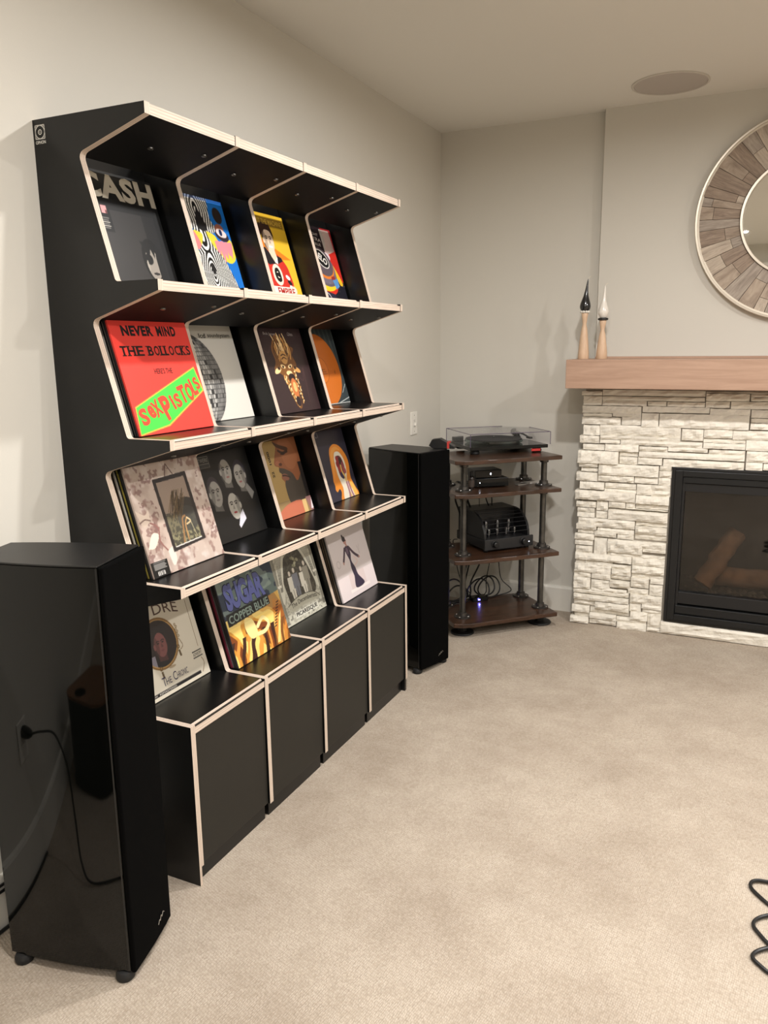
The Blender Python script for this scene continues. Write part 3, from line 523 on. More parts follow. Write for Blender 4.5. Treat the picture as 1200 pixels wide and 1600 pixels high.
# row 4 -------------------------------------------------------------
o = sleeve(4, 0, .186, 1.558, (200, 194, 178), .004, 'cream record sleeve with an oval portrait in a gold frame, lettered THE CHRONIC')
A = Art((206, 198, 180), 27); A.put(A.ell(.44, .49, .255, .25), (124, 92, 50)); A.put(A.ell(.44, .49, .238, .233), (178, 140, 84)); m_ = A.ell(.44, .49, .228, .223); A.put(m_, (38, 30, 30)); keep = A.i.copy()
A.put(A.poly([(.2,.3),(.4,.38),(.55,.3),(.6,.2),(.2,.2)]), (30, 28, 30)); A.face(.44, .49, .12, (116, 72, 70), (28, 24, 26), 1, (104, 60, 62)); A.put(A.smooth([(.3,.5),(.32,.62),(.44,.655),(.56,.62),(.57,.55),(.44,.60)]), (34, 29, 30)); A.put(A.rect(.2, .34, .25, .40), (150, 146, 160), .8); A.i = np.where(m_[..., None], A.i, keep)
for (x, y) in ((.665,.385),(.37,.262)): A.put(A.ell(x, y, .022, .022) & ~A.ell(x, y, .011, .011), (104, 80, 44)); A.put(A.poly([(x-.012,y-.03),(x+.012,y-.03),(x+.02,y-.1),(x-.005,y-.1)]), (92, 74, 48))
for q in range(6): A.put(A.ell(.70+.01*(q % 2), .60-.024*q, .014, .012) & ~A.ell(.70+.01*(q % 2), .60-.024*q, .007, .006), (110, 86, 50))
A.put(A.curve([(.70,.46),(.73,.38),(.69,.35)], .004) | A.line([(.93,.78),(.93,.30)], .003) | A.curve([(.93,.18),(.95,.12),(.9,.04)], .004), (120, 100, 74)); A.put(A.rect(.82, .96, .255, .268) | A.rect(.82, .96, .195, .208), (26, 24, 24)); A.put(A.rect(.0, .87, .032, .064), (22, 20, 22)); A.put(A.ell(.52, .235, .05, .012), (140, 120, 90), .7); A.obj(o)
letters(o, [((74, 48, 38), ('DR. DRE', .12, .70, .68, .10), dict(bold=.005, arc=.06)), ((44, 40, 74), ('T', .335, .095, .05, .085), {}), ((44, 40, 74), ('HE', .385, .10, .075, .06), {}), ((44, 40, 74), ('C', .49, .10, .05, .085), {}), ((44, 40, 74), ('HRONIC', .545, .105, .155, .06), {}), ((38, 34, 34), ('ADVISORY', .825, .214, .13, .034), {}), ((206, 200, 190), ('DEATH ROW', .03, .04, .2, .017), {}), ((206, 200, 190), ('REMASTERED', .26, .04, .24, .017), {})])
o = sleeve(4, 1, .255, 1.914, (60, 60, 70), .005, 'record sleeve reading SUGAR in blue above golden molten swirls')
A = Art((96, 112, 108), 29); s1 = A.noise(4, 7, 3); A.put(s1 > .5, (36, 46, 66), .85); A.put(A.noise(7, 12, 2) > .62, (140, 156, 146), .7); lo = A.V < .50+.06*A.U; A.put(lo, (206, 146, 56)); w1 = np.sin(A.U*13+A.V*9+5*A.noise(4, 4, 2)); A.put(lo & (w1 > .35), (246, 214, 120)); A.put(lo & (w1 < -.5), (122, 62, 24)); w2 = np.sin(A.U*34-A.V*10+7*A.noise(3, 3, 2)); A.put(lo & (A.V < .26) & (w2 > .45), (60, 32, 22)); A.put(lo & (A.V < .26) & (w2 < -.75), (232, 152, 66))
A.put(A.smooth([(.3,.45),(.42,.4),(.46,.25),(.4,.2),(.32,.22),(.27,.34)]), (240, 222, 150)); A.put(A.curve([(.48,.3),(.6,.36),(.68,.28),(.6,.22),(.46,.22)], .022), (250, 230, 160)); A.put(lo & (A.V > .40), (214, 190, 120), .5); A.put(A.poly([(.86,.5),(1,.44),(1,.0),(.7,.0)]), (190, 120, 50), .5); A.put(A.poly([(.9,.3),(.95,.34),(.8,.02),(.74,.02)]), (250, 214, 128))
for q in range(9): A.put(A.line([(.77+.02*q*.9, .2+.03*q), (.81+.02*q*.9, .205+.03*q)], .006), (50, 28, 20))
A.put(A.poly([(.03,.555),(.80,.572),(.80,.462),(.03,.425)]), (26, 28, 28)); A.obj(o)
letters(o, [((24, 26, 50), ('SUGAR', .075, .565, .71, .30), dict(bold=.07, sp=.95)), ((132, 150, 140), ('COPPER BLUE', .06, .447, .72, .085), dict(bold=.02, rot=1.5))]); b = MB(); put_text(b, 'SUGAR', .085, .575, .69, .28, bold=.05, sp=.97, z=.0011); b.build('blue_lettering', ink((92, 100, 158)), o, fix=False)
o = sleeve(4, 2, .20, 2.262, (190, 188, 172), .004, 'pale engraved record sleeve with a curtained stage, reading PICARESQUE')
A = Art((200, 198, 182), 31); DK = (66, 62, 54); A.put(A.smooth([(.27,.25),(.24,.6),(.34,.76),(.5,.83),(.7,.82),(.84,.7),(.86,.25)]), DK); A.put(A.noise(40, 60, 1) > .6, (120, 116, 102), .35)
for s_ in (-1, 1):
    X = lambda d: .55+s_*d
    A.put(A.rect(min(X(.48),X(.41)), max(X(.48),X(.41)), .05, .97), (176, 174, 158))
    for q in range(4): A.put(A.line([(X(.475-.022*q), .05), (X(.475-.022*q), .95)], .003), DK)
    A.put(A.smooth([(X(.33),.9),(X(.12),.92),(X(.22),.72),(X(.31),.5),(X(.37),.3),(X(.42),.3),(X(.40),.6)]), (214, 212, 196))
    for q in range(5): A.put(A.curve([(X(.2+.035*q), .88), (X(.30+.016*q), .66), (X(.36+.01*q), .42)], .003), DK)
    A.put(A.rect(min(X(.36),X(.44)), max(X(.36),X(.44)), .47, .50), (230, 226, 212))
for q in range(4): A.put(A.ell(.25+.2*q, .9, .11, .07), (210, 208, 192)); A.put(A.ell(.25+.2*q, .9, .11, .07) & ~A.ell(.25+.2*q, .912, .10, .06), DK)
for q in range(14): A.put(A.ell(.56+.09*math.cos(q*1.7)*A.r.rand(), .70+.05*math.sin(q*2.3), .022, .018), ((168, 166, 140), (130, 128, 104))[q % 2])
for q, (x, hh, c) in enumerate([(.40,.58,(216,212,198)),(.50,.60,(120,122,130)),(.66,.58,(224,220,206)),(.75,.63,(150,146,132))]):
    A.put(A.ell(x, hh, .025, .032), (206, 196, 180)); A.put(A.poly([(x-.045,hh-.04),(x+.045,hh-.04),(x+.05,hh-.2),(x+.035,.26),(x-.035,.26),(x-.05,hh-.2)]), c); A.put(A.line([(x, hh-.2), (x, .27)], .004), DK); A.put(A.line([(x-.05,hh-.05),(x-.06,hh-.2)], .012) | A.line([(x+.05,hh-.05),(x+.055,hh-.2)], .012), c)
A.put(A.smooth([(.2,.22),(.4,.275),(.6,.28),(.8,.25),(.92,.17),(.75,.15),(.5,.16),(.3,.13)]), (190, 188, 170)); A.put(A.curve([(.2,.22),(.4,.275),(.6,.28),(.8,.25),(.92,.17)], .004), DK); A.put(A.noise(26, 30, 1) > .66, DK, .5*(A.V < .13)*(A.V > .02)); A.put(A.rect(.30, .82, .045, .125), (216, 214, 200)); A.obj(o)
letters(o, [((58, 54, 48), ('The Decemberists', .27, .175, .58, .055), dict(arc=.025, bold=.01)), ((40, 38, 34), ('PICARESQUE', .32, .052, .48, .06), dict(bold=.03))])
o = sleeve(4, 3, .25, 2.612, (214, 204, 204), .006, 'pinkish white record sleeve with a standing figure in a long dark gown')
A = Art((206, 196, 194), 33); A.put(A.rect(0, 1, 0, .30), (222, 210, 210)); A.put(A.poly([(.26,.10),(.80,.10),(.80,.06),(.26,.06)]), (236, 226, 222)); A.put(A.rect(.30, .72, .1, .3), (214, 198, 196)); DR = (50, 40, 62)
A.put(A.smooth([(.37,.64),(.42,.67),(.48,.66),(.50,.56),(.47,.46),(.52,.36),(.55,.25),(.66,.11),(.42,.10),(.44,.25),(.42,.36),(.43,.47),(.40,.55)]), DR); A.put(A.curve([(.375,.64),(.32,.55),(.27,.48)], .02) | A.curve([(.49,.64),(.58,.54),(.68,.47)], .02), (70, 54, 66)); A.put(A.ell(.265, .465, .016, .022) | A.ell(.695, .462, .022, .014), (178, 136, 124)); A.put(A.rect(.425, .46, .66, .70), (170, 126, 114)); A.put(A.ell(.43, .735, .038, .045), (172, 126, 116)); A.put(A.ell(.415, .765, .042, .035), (44, 34, 38)); A.put(A.ell(.40, .80, .02, .03, 20), (44, 34, 38)); A.put(A.rect(.40, .47, .733, .745), (30, 24, 28)); A.put(A.ell(.43, .6, .03, .05), (110, 90, 104), .8); A.put(A.curve([(.55,.5),(.62,.42),(.52,.38)], .008), (214, 176, 166), .7); A.put(A.ell(.13, .48, .05, .05) & ~A.ell(.13, .48, .04, .04), (168, 158, 156), .7)
A.put(A.line([(.7,.62),(.74,.5)], .004) | A.line([(.76,.62),(.72,.5)], .004), (176, 166, 164)); A.obj(o)
# the edges of the records stacked behind the front ones
PAL = [(18, 18, 18), (150, 140, 132), (16, 16, 18), (226, 220, 208), (36, 30, 32), (214, 206, 196), (22, 22, 22), (120, 60, 52), (28, 30, 44), (230, 224, 214)]
ORD = 'first second third fourth fifth sixth seventh eighth ninth tenth eleventh twelfth thirteenth fourteenth fifteenth sixteenth seventeenth eighteenth nineteenth twentieth twenty-first twenty-second twenty-third'.split()
def stack(row, bay, xf, yl, n, pal, words, pitch=.0055, t=.0046):
    rr = random.Random(row*7+bay)
    for q in range(n):
        x = xf-.0062-pitch*q
        if x-.006 < .1275: break
        cc = pal[q % len(pal)]; lum = sum(cc)/3; nm = 'black' if lum < 45 else 'pale' if lum > 150 else 'dark coloured' if lum < 80 else 'mid toned'
        sleeve(row, bay, x, yl+rr.uniform(-.003, .002), cc, t, ORD[q]+' record back from '+words+', '+nm+' edge only', 'sleeves stacked behind '+words)
stack(2, 0, .235, 1.5735, 18, PAL, 'the red sleeve with the green band')
stack(3, 0, .247, 1.5755, 20, [(18,18,18),(16,16,16),(150,136,60),(20,20,20),(205,198,184),(190,176,156),(60,48,40),(176,160,140)], 'the peeling wallpaper sleeve')
stack(4, 1, .255, 1.9125, 21, [(20,20,22),(22,24,26),(120,118,122),(120,40,60),(70,26,30),(40,26,24),(90,60,50),(24,24,24)], 'the blue and gold SUGAR sleeve')
stack(4, 3, .25, 2.6105, 20, [(24,24,24),(96,84,68),(26,24,24),(120,100,80),(20,20,20)], 'the sleeve with the gowned figure')
for row, bay, xf, yl, wd in ((2,1,.15,1.904,'the mirror ball sleeve'),(2,2,.20,2.2535,'the golden mask sleeve'),(3,1,.18,1.903,'the sleeve with four heads'),(3,2,.16,2.253,'the bearded profile sleeve'),(3,3,.172,2.602,'the navy sleeve with the orange head'),(4,0,.186,1.555,'the oval portrait sleeve'),(4,2,.20,2.256,'the curtained stage sleeve'),(1,0,.15,1.56,'the CASH sleeve')):
    stack(row, bay, xf, yl, 12, [(22,22,22),(30,28,30),(60,56,50),(20,22,26)], wd)
# ------------------------------------------------------------------ floor standing speakers
def tower(loc, rz, label, grp):
    t = thing('floor_speaker', label, 'speaker', loc, rz, grp)      # local: front = +x, near side = -y, origin = front near corner
    w_, d_, h_ = .196, .335, 1.0
    def foot(inset=0, n=24):
        P = []
        for i in range(n+1): q = i/n; P.append((-.012-q*(d_-.02), .0+inset-.005*math.sin(math.pi*q)+.018*q*q))
        P2 = [(x, w_-y) for x, y in reversed(P)]
        return P+P2
    b = MB(); b.prism(foot(), .026, h_-.004, 'z', 0, None, True)
    c = b.build('cabinet', GLOSS, t)
    b = MB(); b.prism([(x*.995-.001, y) for x, y in foot(.0015)], h_-.004, h_+.001, 'z', 0); b.build('top_panel', SATIN, t, .002)
    P = [(-.012, 0)]+[(.003*math.sin(math.pi*i/8), w_*i/8) for i in range(9)]+[(-.012, w_)]
    b = MB(); b.prism(P, .022, h_-.002, 'z', 0); b.build('grille', CLOTH, t, .004)
    b = MB(); b.prism([(-.012, .0005), (-.0165, -.0012), (-.0175, .0005)], .028, h_-.004, 'z', 0); b.build('edge_strip', SATIN, t)
    for (x, y) in ((-.032, .010), (-.032, w_-.010), (-.300, .024), (-.300, w_-.024)):
        b = MB(); b.lathe([(.019, 0), (.022, .004), (.022, .014), (.018, .022), (.008, .0255)], (x, y, 0), 20); b.build('foot', RUBBER, t)
    b = MB(); vs, f = glyphs('P', .0); 
    for (u_, v_, ww, hh) in ((0,0,.012,.010),(.010,.004,.012,.012),(.020,.008,.014,.010)): b.tube([(.0036, .118+u_, .058+v_), (.0040, .118+u_+ww*.5, .058+v_+hh), (.0036, .118+u_+ww, .058+v_+hh*.4)], .0011, 5)
    b.build('badge', CHROME, t)
    for z in (.2, .32, .44, .56, .74, .88):
        pass
    return t
tower((.447, 1.2, 0), R(16.0), 'tall gloss black floor speaker nearest the camera, left of the record shelf', 'pair of floor speakers')
tower((.366, 3.112, 0), R(-17.5), 'tall gloss black floor speaker beyond the record shelf, left of the pipe rack', 'pair of floor speakers')
# things the near speaker's gloss side mirrors
t = thing('wall_outlet', 'white wall outlet behind the near speaker with a plug in it', 'outlet', (0, .78, .395))
b = MB(); b.box(0, .006, -.037, .037, -.06, .06); b.build('plate', WHITEP, t, .003)
for z in (-.025, .022):
    b = MB(); b.box(.006, .008, -.017, .017, z-.014, z+.014); b.build('socket', WHITEP, t, .003)
b = MB(); b.lathe([(.018, 0), (.02, .01), (.016, .03), (.008, .045)], (0, 0, 0), 16, ax='x'); b.tube(spline([(.045, 0, 0), (.08, -.02, 0), (.13, -.05, -.02), (.17, -.06, -.12), (.19, -.04, -.26), (.22, .02, -.37), (.27, .05, -.4105), (.40, .02, -.4105)]), .004, 8)
tag(b.build('power_cord', CABLE, None, 0, (.0085, .78, .42)), 'black power cord plugged into the outlet behind the near speaker', 'cord')
t = thing('wooden_bookshelf_speaker', 'walnut topped black bookshelf speaker on the floor behind the near speaker', 'speaker', (.235, .215, 0), R(28))
def rrect(x0, x1, y0, y1, r, n=6):
    P = []
    for cx, cy, a in ((x1-r, y0+r, -90), (x1-r, y1-r, 0), (x0+r, y1-r, 90), (x0+r, y0+r, 180)):
        for i in range(n+1): q = R(a+90*i/n); P.append((cx+r*math.cos(q), cy+r*math.sin(q)))
    return P
b = MB(); b.prism(rrect(-.12, .12, -.15, .15, .05), .012, .325, 'z', 0, 0); b.build('body', GLOSS, t)
b = MB(); b.prism(rrect(-.122, .122, -.152, .152, .05), .325, .34, 'z', 0); b.build('top', wood_mat('walnut_top', (84, 50, 28), (140, 92, 56), (9, 1.5, 9), 5, .35), t, .003)
b = MB(); b.lathe([(.03, .3405), (.034, .3415), (.036, .3405)], (-.03, .1, 0), 20); b.build('port_ring', BLACKM, t)
b = MB(); b.prism(rrect(-.1, .1, -.13, .13, .04), 0, .012, 'z', 0); b.build('base', RUBBER, t)
# cables at the wall on the far left
for q, (z, lab) in enumerate(((.125, 'upper thin black cable running to the back of the near speaker'), (.108, 'lower thin black cable running to the back of the near speaker'))):
    b = MB(); b.tube(spline([(.02, 1.0, z+.02), (.022, 1.12, z+.006), (.022, 1.2, z), (.03, 1.27, z+.01), (.075, 1.31, z+.05)]), .004); tag(b.build('speaker_cable', CABLE), lab, 'cable')
b = MB(); b.tube(spline([(.024, .7, .005), (.03, 1.0, .005), (.024, 1.2, .005), (.022, 1.5, .005), (.022, 1.52, .005)]), .005); tag(b.build('floor_cable', CABLE), 'black cable lying along the left baseboard behind the near speaker', 'cable')
# ------------------------------------------------------------------ switch plate
t = thing('light_switch', 'white wall switch plate beside the far edge of the record shelf', 'switch', (0, 3.878, 1.05))
b = MB(); b.box(0, .006, -.042, .042, -.06, .06); b.build('plate', WHITEP, t, .004)
b = MB(); b.box(.006, .008, -.010, .010, -.02, .02); b.build('bezel', mat('switch_bezel', (206, 202, 194), .4), t, .001)
b = MB(); b.box(.006, .018, -.005, .005, -.012, .004); b.build('toggle', WHITEP, t, .001)
for z in (-.042, .042):
    b = MB(); b.lathe([(.0035, .006), (.002, .0075)], (0, 0, z), 10, ax='x'); b.build('screw', CHROME, t)
# ------------------------------------------------------------------ pipe rack
RA = R(45); RO = (.772, 3.97)
rack = thing('pipe_rack', 'corner rack of dark wood planks on black steel pipes', 'rack', (RO[0], RO[1], 0), RA)
SH = [(.085, .022), (.41, .022), (.74, .02), (.905, .02)]; W_ = .575
rg = random.Random(4)
for z, th in SH:
    n = 14; fr_ = [(-W_+W_*i/n, math.sin(i*1.7+z*9)*.0022+(.045 if i == 0 else .012 if i == 1 else 0)*.6+rg.uniform(-.0012, .0012)) for i in range(n+1)]
    b = MB(); b.prism(fr_+[(0, .375), (-W_, .375)], z-th, z, 'z', 0); b.build('plank_shelf', WALNUT, rack, .003)
PP = [(-.039, .109), (-.488, .115), (-.039, .315), (-.488, .315)]
def flange(b, x, y, z, up=1, r=.043):
    b.lathe([(r, z), (r, z+.006*up), (r*.55, z+.009*up), (.023, z+.012*up), (.022, z+.024*up), (.018, z+.026*up)], (x, y, 0), 24)
for x, y in PP:
    lv = [0]+[s[0] for s in SH]; bt = [s[0]-s[1] for s in SH]
    for i in range(4):
        b = MB(); z0 = lv[i]+(.012 if i == 0 else 0); b.lathe([(.0155, z0+.003), (.0155, bt[i]-.003)], (x, y, 0), 18); pb = b.build('pipe', PIPE, rack)
        if i:
            b = MB(); flange(b, x, y, lv[i]); b.build('flange', IRON, rack)
            for q in range(4):
                b = MB(); a = q*math.pi/2+.7; b.lathe([(.005, lv[i]+.006), (.004, lv[i]+.0095), (.0015, lv[i]+.010)], (x+.033*math.cos(a), y+.033*math.sin(a), 0), 8); b.build('screw', CHROME, rack)
        b = MB(); flange(b, x, y, bt[i], -1, .036); b.build('under_flange', IRON, rack)
    b = MB(); b.lathe([(.06, 0), (.061, .004), (.058, .009), (.024, .013), (.022, .04), (.018, .042)], (x, y, 0), 28); b.build('foot_disc', RUBBER, rack)
def rk(u, v, z): return (RO[0]+u*math.cos(RA)-v*math.sin(RA), RO[1]+u*math.sin(RA)+v*math.cos(RA), z)
# turntable: local x = right, y = back, origin = front left corner
tt = thing('turntable', 'black turntable under a clear lid on top of the pipe rack', 'turntable', (.345, 3.80, .905), R(41))
b = MB(); b.box(0, .43, 0, .33, .022, .040); b.build('plinth', GLOSS, tt, .002)
for x, y in ((.04, .04), (.39, .05), (.06, .29), (.38, .29)):
    b = MB(); b.lathe([(.022, 0), (.026, .006), (.02, .022)], (x, y, 0), 18); b.build('foot', RUBBER, tt)
b = MB(); b.box(.335, .385, -.004, .0, .008, .02); tag(b.build('red_tag', mat('red_plastic', (190, 50, 46), .4), tt), 'small red tag at the right front foot')
b = MB(); b.lathe([(.06, .041), (.065, .046), (.15, .047), (.152, .049), (.152, .057), (.150, .059)], (.20, .172, 0), 48); b.build('platter', glass_mat('green_glass', (.55, .66, .62, 1), .1), tt)
b = MB(); b.lathe([(.147, .0592), (.148, .061), (.147, .0625), (.05, .0622), (.049, .0618)], (.20, .172, 0), 48); b.build('mat', mat('felt_mat', (34, 34, 34), .9), tt)
b = MB(); b.lathe([(.004, .062), (.004, .072), (.0015, .074)], (.20, .172, 0), 12); b.build('spindle', CHROME, tt)
ta = MB(); ta.lathe([(.022, .040), (.022, .056), (.016, .060), (.014, .082), (.006, .086)], (.375, .262, 0), 20); arm = ta.build('tonearm', BLACKM, tt)
b = MB(); b.tube([(.375, .315, .079), (.375, .262, .08), (.365, .16, .079), (.345, .06, .075)], .0048, 10); b.build('arm_tube', BLACKM, arm)
b = MB(); b.lathe([(.018, .285), (.018, .312)], (.375, 0, .079), 20, ax='y'); b.build('counterweight', BLACKM, arm)
b = MB(); b.box(.334, .354, .026, .064, .068, .078); b.build('headshell', SATIN, arm, .002)
lid = MB(); x0, x1, y0, y1, z0, z1, q = -.004, .436, -.012, .338, .041, .106, .003
lid.box(x0, x1, y0, y1, z1-q, z1); lid.box(x0, x1, y0, y0+q, z0, z1-q); lid.box(x0, x1, y1-q, y1, z0, z1-q); lid.box(x0, x0+q, y0+q, y1-q, z0, z1-q); lid.box(x1-q, x1, y0+q, y1-q, z0, z1-q)
ld = lid.build('dust_cover', GLASS, tt)
b = MB(); e = .0016
for a_, c_ in (((x0,y0,z0),(x0,y0,z1)),((x1,y0,z0),(x1,y0,z1)),((x0,y1,z0),(x0,y1,z1)),((x1,y1,z0),(x1,y1,z1)),((x0,y0,z1),(x1,y0,z1)),((x0,y0,z1),(x0,y1,z1)),((x1,y0,z1),(x1,y1,z1)),((x0,y1,z1),(x1,y1,z1))): b.tube([a_, c_], e, 6)
b.build('lid_edges', GEDGE, ld)
for x in (.08, .35):
    b = MB(); b.box(x-.015, x+.015, .338, .352, .03, .06); b.build('hinge', BLACKM, tt, .002)
b = MB(); b.box(.02, .075, .285, .32, .041, .062); b.build('motor_cover', SATIN, tt, .003)
# brush on the rack corner
t = thing('record_brush', 'black record cleaning brush with a red band on top of the far speaker', 'brush', (.392, 3.298, 1.0025), R(10))
b = MB(); b.prism([(-.06, .012), (-.045, .04), (-.01, .045), (.02, .03), (.055, .012), (.055, .0), (-.04, .0)], -.02, .02, 'y', 0); b.build('handle', SATIN, t, .002)
b = MB(); b.box(.022, .032, -.0208, .0208, .002, .031); tag(b.build('band', mat('red_band', (170, 50, 44), .5), t), 'red band')
# second shelf
t = thing('streamer_box', 'lower wider black box of the two stacked on the upper rack shelf', 'amplifier', rk(-.395, .165, .74), RA+R(-6))
b = MB(); b.box(0, .175, 0, .13, .004, .046); b.build('case', BLACKM, t, .002)
b = MB(); b.box(.002, .173, -.003, 0, .006, .044); b.build('front_panel', GLOSS, t, .001)
b = MB(); b.lathe([(.0022, -.0045), (.0015, -.006)], (.018, 0, .026), 10, ax='y'); b.build('indicator', LED, t)
for x in (.02, .155):
    for y in (.02, .11):
        b = MB(); b.lathe([(.008, 0), (.007, .004)], (x, y, 0), 12); b.build('foot', RUBBER, t)
t = thing('phono_box', 'upper small black box with a white light on the upper rack shelf', 'amplifier', rk(-.40, .172, .786), RA+R(-6))
b = MB(); b.box(0, .145, 0, .115, .003, .042); b.build('case', BLACKM, t, .002)
b = MB(); b.box(.002, .143, -.003, 0, .005, .040); b.build('front_panel', GLOSS, t, .001)
b = MB(); b.box(.082, .087, -.004, -.003, .018, .027); b.build('indicator', LED, t)
for x in (.02, .125):
    for y in (.02, .095):
        b = MB(); b.lathe([(.007, 0), (.006, .003)], (x, y, 0), 12); b.build('foot', RUBBER, t)
t = thing('spray_bottle', 'slim dark bottle standing left of the stacked black boxes', 'bottle', rk(-.43, .15, .74))
b = MB(); b.lathe([(.0145, 0), (.016, .003), (.016, .055), (.012, .064), (.008, .068)], n=20); b.build('body', mat('dark_bottle', (40, 32, 28), .25), t)
b = MB(); b.lathe([(.009, .068), (.009, .088), (.006, .091)], n=16); b.build('cap', SATIN, t)
b = MB(); b.lathe([(.0163, .012), (.0163, .046)], n=20); b.build('label', mat('bottle_label', (74, 62, 54), .6), t)
t = thing('stylus_gauge', 'flat pale gadget lying near the right pipe of the upper rack shelf', 'gauge', rk(-.12, .17, .74), RA+R(20))
b = MB(); b.prism([(-.055, -.012), (-.01, -.02), (.03, -.014), (.055, .0), (.03, .012), (-.02, .015), (-.055, .01)], .0, .007, 'z'); b.build('body', mat('grey_metal', (150, 144, 136), .4, .4), t, .0015)
b = MB(); b.box(-.02, .012, -.008, .007, .007, .0085); b.build('screen', GLOSS, t)
t = thing('white_card', 'small white card on the upper rack shelf behind the right pipe', 'card', rk(-.055, .20, .74), RA+R(8))
b = MB(); b.box(-.06, .06, -.02, .02, 0, .004); b.build('paper', mat('card_white', (228, 222, 214), .7), t)
# valve amplifier
am = thing('tube_amplifier', 'black valve amplifier with a curved wire cage on the middle rack shelf', 'amplifier', (.437, 3.785, .41), R(49))
AW, AD = .285, .30
b = MB(); b.box(0, AW, .012, AD, .016, .062); b.build('chassis', BLACKM, am, .002)
b = MB(); b.box(-.003, AW+.003, 0, .012, .012, .068); b.build('face_plate', mat('black_anodised', (44, 44, 45), .35, .3), am, .002)
for x in (.055, .225):
    b = MB(); b.lathe([(.019, 0), (.019, -.004), (.016, -.005), (.0145, -.022), (.012, -.024)], (x, 0, .042), 24, ax='y'); b.build('knob', SATIN, am)
b = MB(); b.lathe([(.0022, 0), (.0015, -.002)], (.262, 0, .036), 8, ax='y'); b.build('indicator', LED, am)
b = MB(); b.box(.006, AW-.006, .155, AD-.004, .062, .192); b.build('transformer_cover', BLACKM, am, .003)
cg = None
for x in (.006, AW-.018):
    P = [(.022, .062)]+[(.158-.136*math.cos(q*math.pi/16), .068+.124*math.sin(q*math.pi/16)) for q in range(9)]+[(.158, .062)]
    b = MB(); b.prism([(y, z) for y, z in P], x, x+.012, 'x', 0); pc = b.build('cage_side', BLACKM, am, .001)
for q in range(1, 8):
    a = q*math.pi/16; y, z = .158-.136*math.cos(a), .068+.124*math.sin(a); b = MB(); b.tube([(.016, y, z), (AW-.016, y, z)], .0017, 6); b.build('cage_wire', BLACKM, am)
TUBE = glass_mat('valve_glass', (.8, .8, .82, 1), .15)
for x, y, r_, h_ in ((.06,.07,.010,.05),(.11,.07,.010,.05),(.165,.07,.010,.05),(.215,.07,.010,.05),(.07,.12,.015,.085),(.14,.12,.015,.085),(.21,.12,.015,.085)):
    b = MB(); b.lathe([(r_*.8, .062), (r_*.8, .07)], (x, y, 0), 14); tb = b.build('valve', BLACKM, am)
    b = MB(); b.lathe([(r_, .07), (r_, .062+h_*.75), (r_*.75, .062+h_*.9), (r_*.2, .062+h_)], (x, y, 0), 14); b.build('glass', TUBE, tb)
    b = MB(); b.lathe([(r_*.55, .072), (r_*.55, .062+h_*.6), (r_*.85, .062+h_*.78), (r_*.5, .062+h_*.9)], (x, y, 0), 12); b.build('getter', CHROME, tb)
for x in (.02, AW-.02):
    for y in (.03, AD-.03):
        b = MB(); b.lathe([(.012, 0), (.014, .004), (.011, .016)], (x, y, 0), 14); b.build('foot', RUBBER, am)
# cables behind and under the shelves
def cable(P, r_=.0035, lab=''): 
    b = MB(); b.tube(spline([rk(*p) for p in P], 6), r_, 6); return tag(b.build('cable', CABLE), lab, 'cable', 'cables at the back of the pipe rack')
for q, (u, w__) in enumerate(((-.40,.005),(-.385,.0035),(-.37,.0045),(-.355,.0035),(-.33,.006),(-.28,.002),(-.22,.0035),(-.205,.0035))):
    cable([(u, .30, .7415), (u, .372, .742), (u-.006+.004*(q % 3), .388, .725), (u+.004*(q % 2), .392, .68), (u-.01+.02*(q % 2), .380, .64), (u-.004, .345, .585), (u+.01, .33, .50), (u+.01, .32, .4225)], w__*1.0, ORD[q]+' black cable from the left between the upper rack shelf and the valve amplifier')
for q, (u, du) in enumerate(((-.46,-.05),(-.42,.06),(-.30,-.06),(-.285,-.06),(-.19,-.12),(-.15,.03),(-.165,-.05))):
    cable([(u, .33, .44), (u, .384, .42), (u+.2*du, .39, .36), (u+.6*du, .40, .25), (u+du, .39, .17), (u+1.3*du+.02*(q % 3), .365, .11), (u+1.5*du-.04, .30+.012*q, .0885+.002*(q % 2)), (u+1.2*du-.12, .29+.012*q, .0885)], .0045 if q in (2,3,4) else .0028, ORD[q]+' black cable from the left hanging under the middle rack shelf')
for q, (uc, vc, rr_, z) in enumerate(((-.29,.335,.06,.145),(-.25,.34,.055,.16),(-.22,.345,.06,.15),(-.45,.33,.06,.16),(-.42,.335,.05,.13))):
    P = [(uc+rr_*math.cos(a)*1.1, vc+.012*math.sin(2*a), max(.0895, z+rr_*math.sin(a))) for a in [k*2*math.pi/18 for k in range(19)]]
    P[-1] = P[0]; cable(P, .0042, ('largest upright cable loop in the middle of the bottom rack shelf','small upright cable loop beside the blue light','rightmost upright cable loop on the bottom rack shelf','leftmost upright cable loop near the far speaker','second upright cable loop from the far speaker')[q])
t = thing('network_switch', 'small black box with a blue light among the cables on the bottom rack shelf', 'router', rk(-.335, .305, .085), RA)
b = MB(); b.box(0, .09, 0, .05, 0, .024); b.build('case', GLOSS, t, .002)
b = MB(); b.box(.03, .042, -.0015, 0, .008, .014); b.build('indicator', LEDB, t)
l = bpy.data.lights.new('indicator_glow', 'POINT'); l.energy = .02; l.color = (.3, .28, 1); l.shadow_soft_size = .004; lo = bpy.data.objects.new('indicator_glow', l); COL.objects.link(lo); lo.location = rk(-.30, .298, .10)
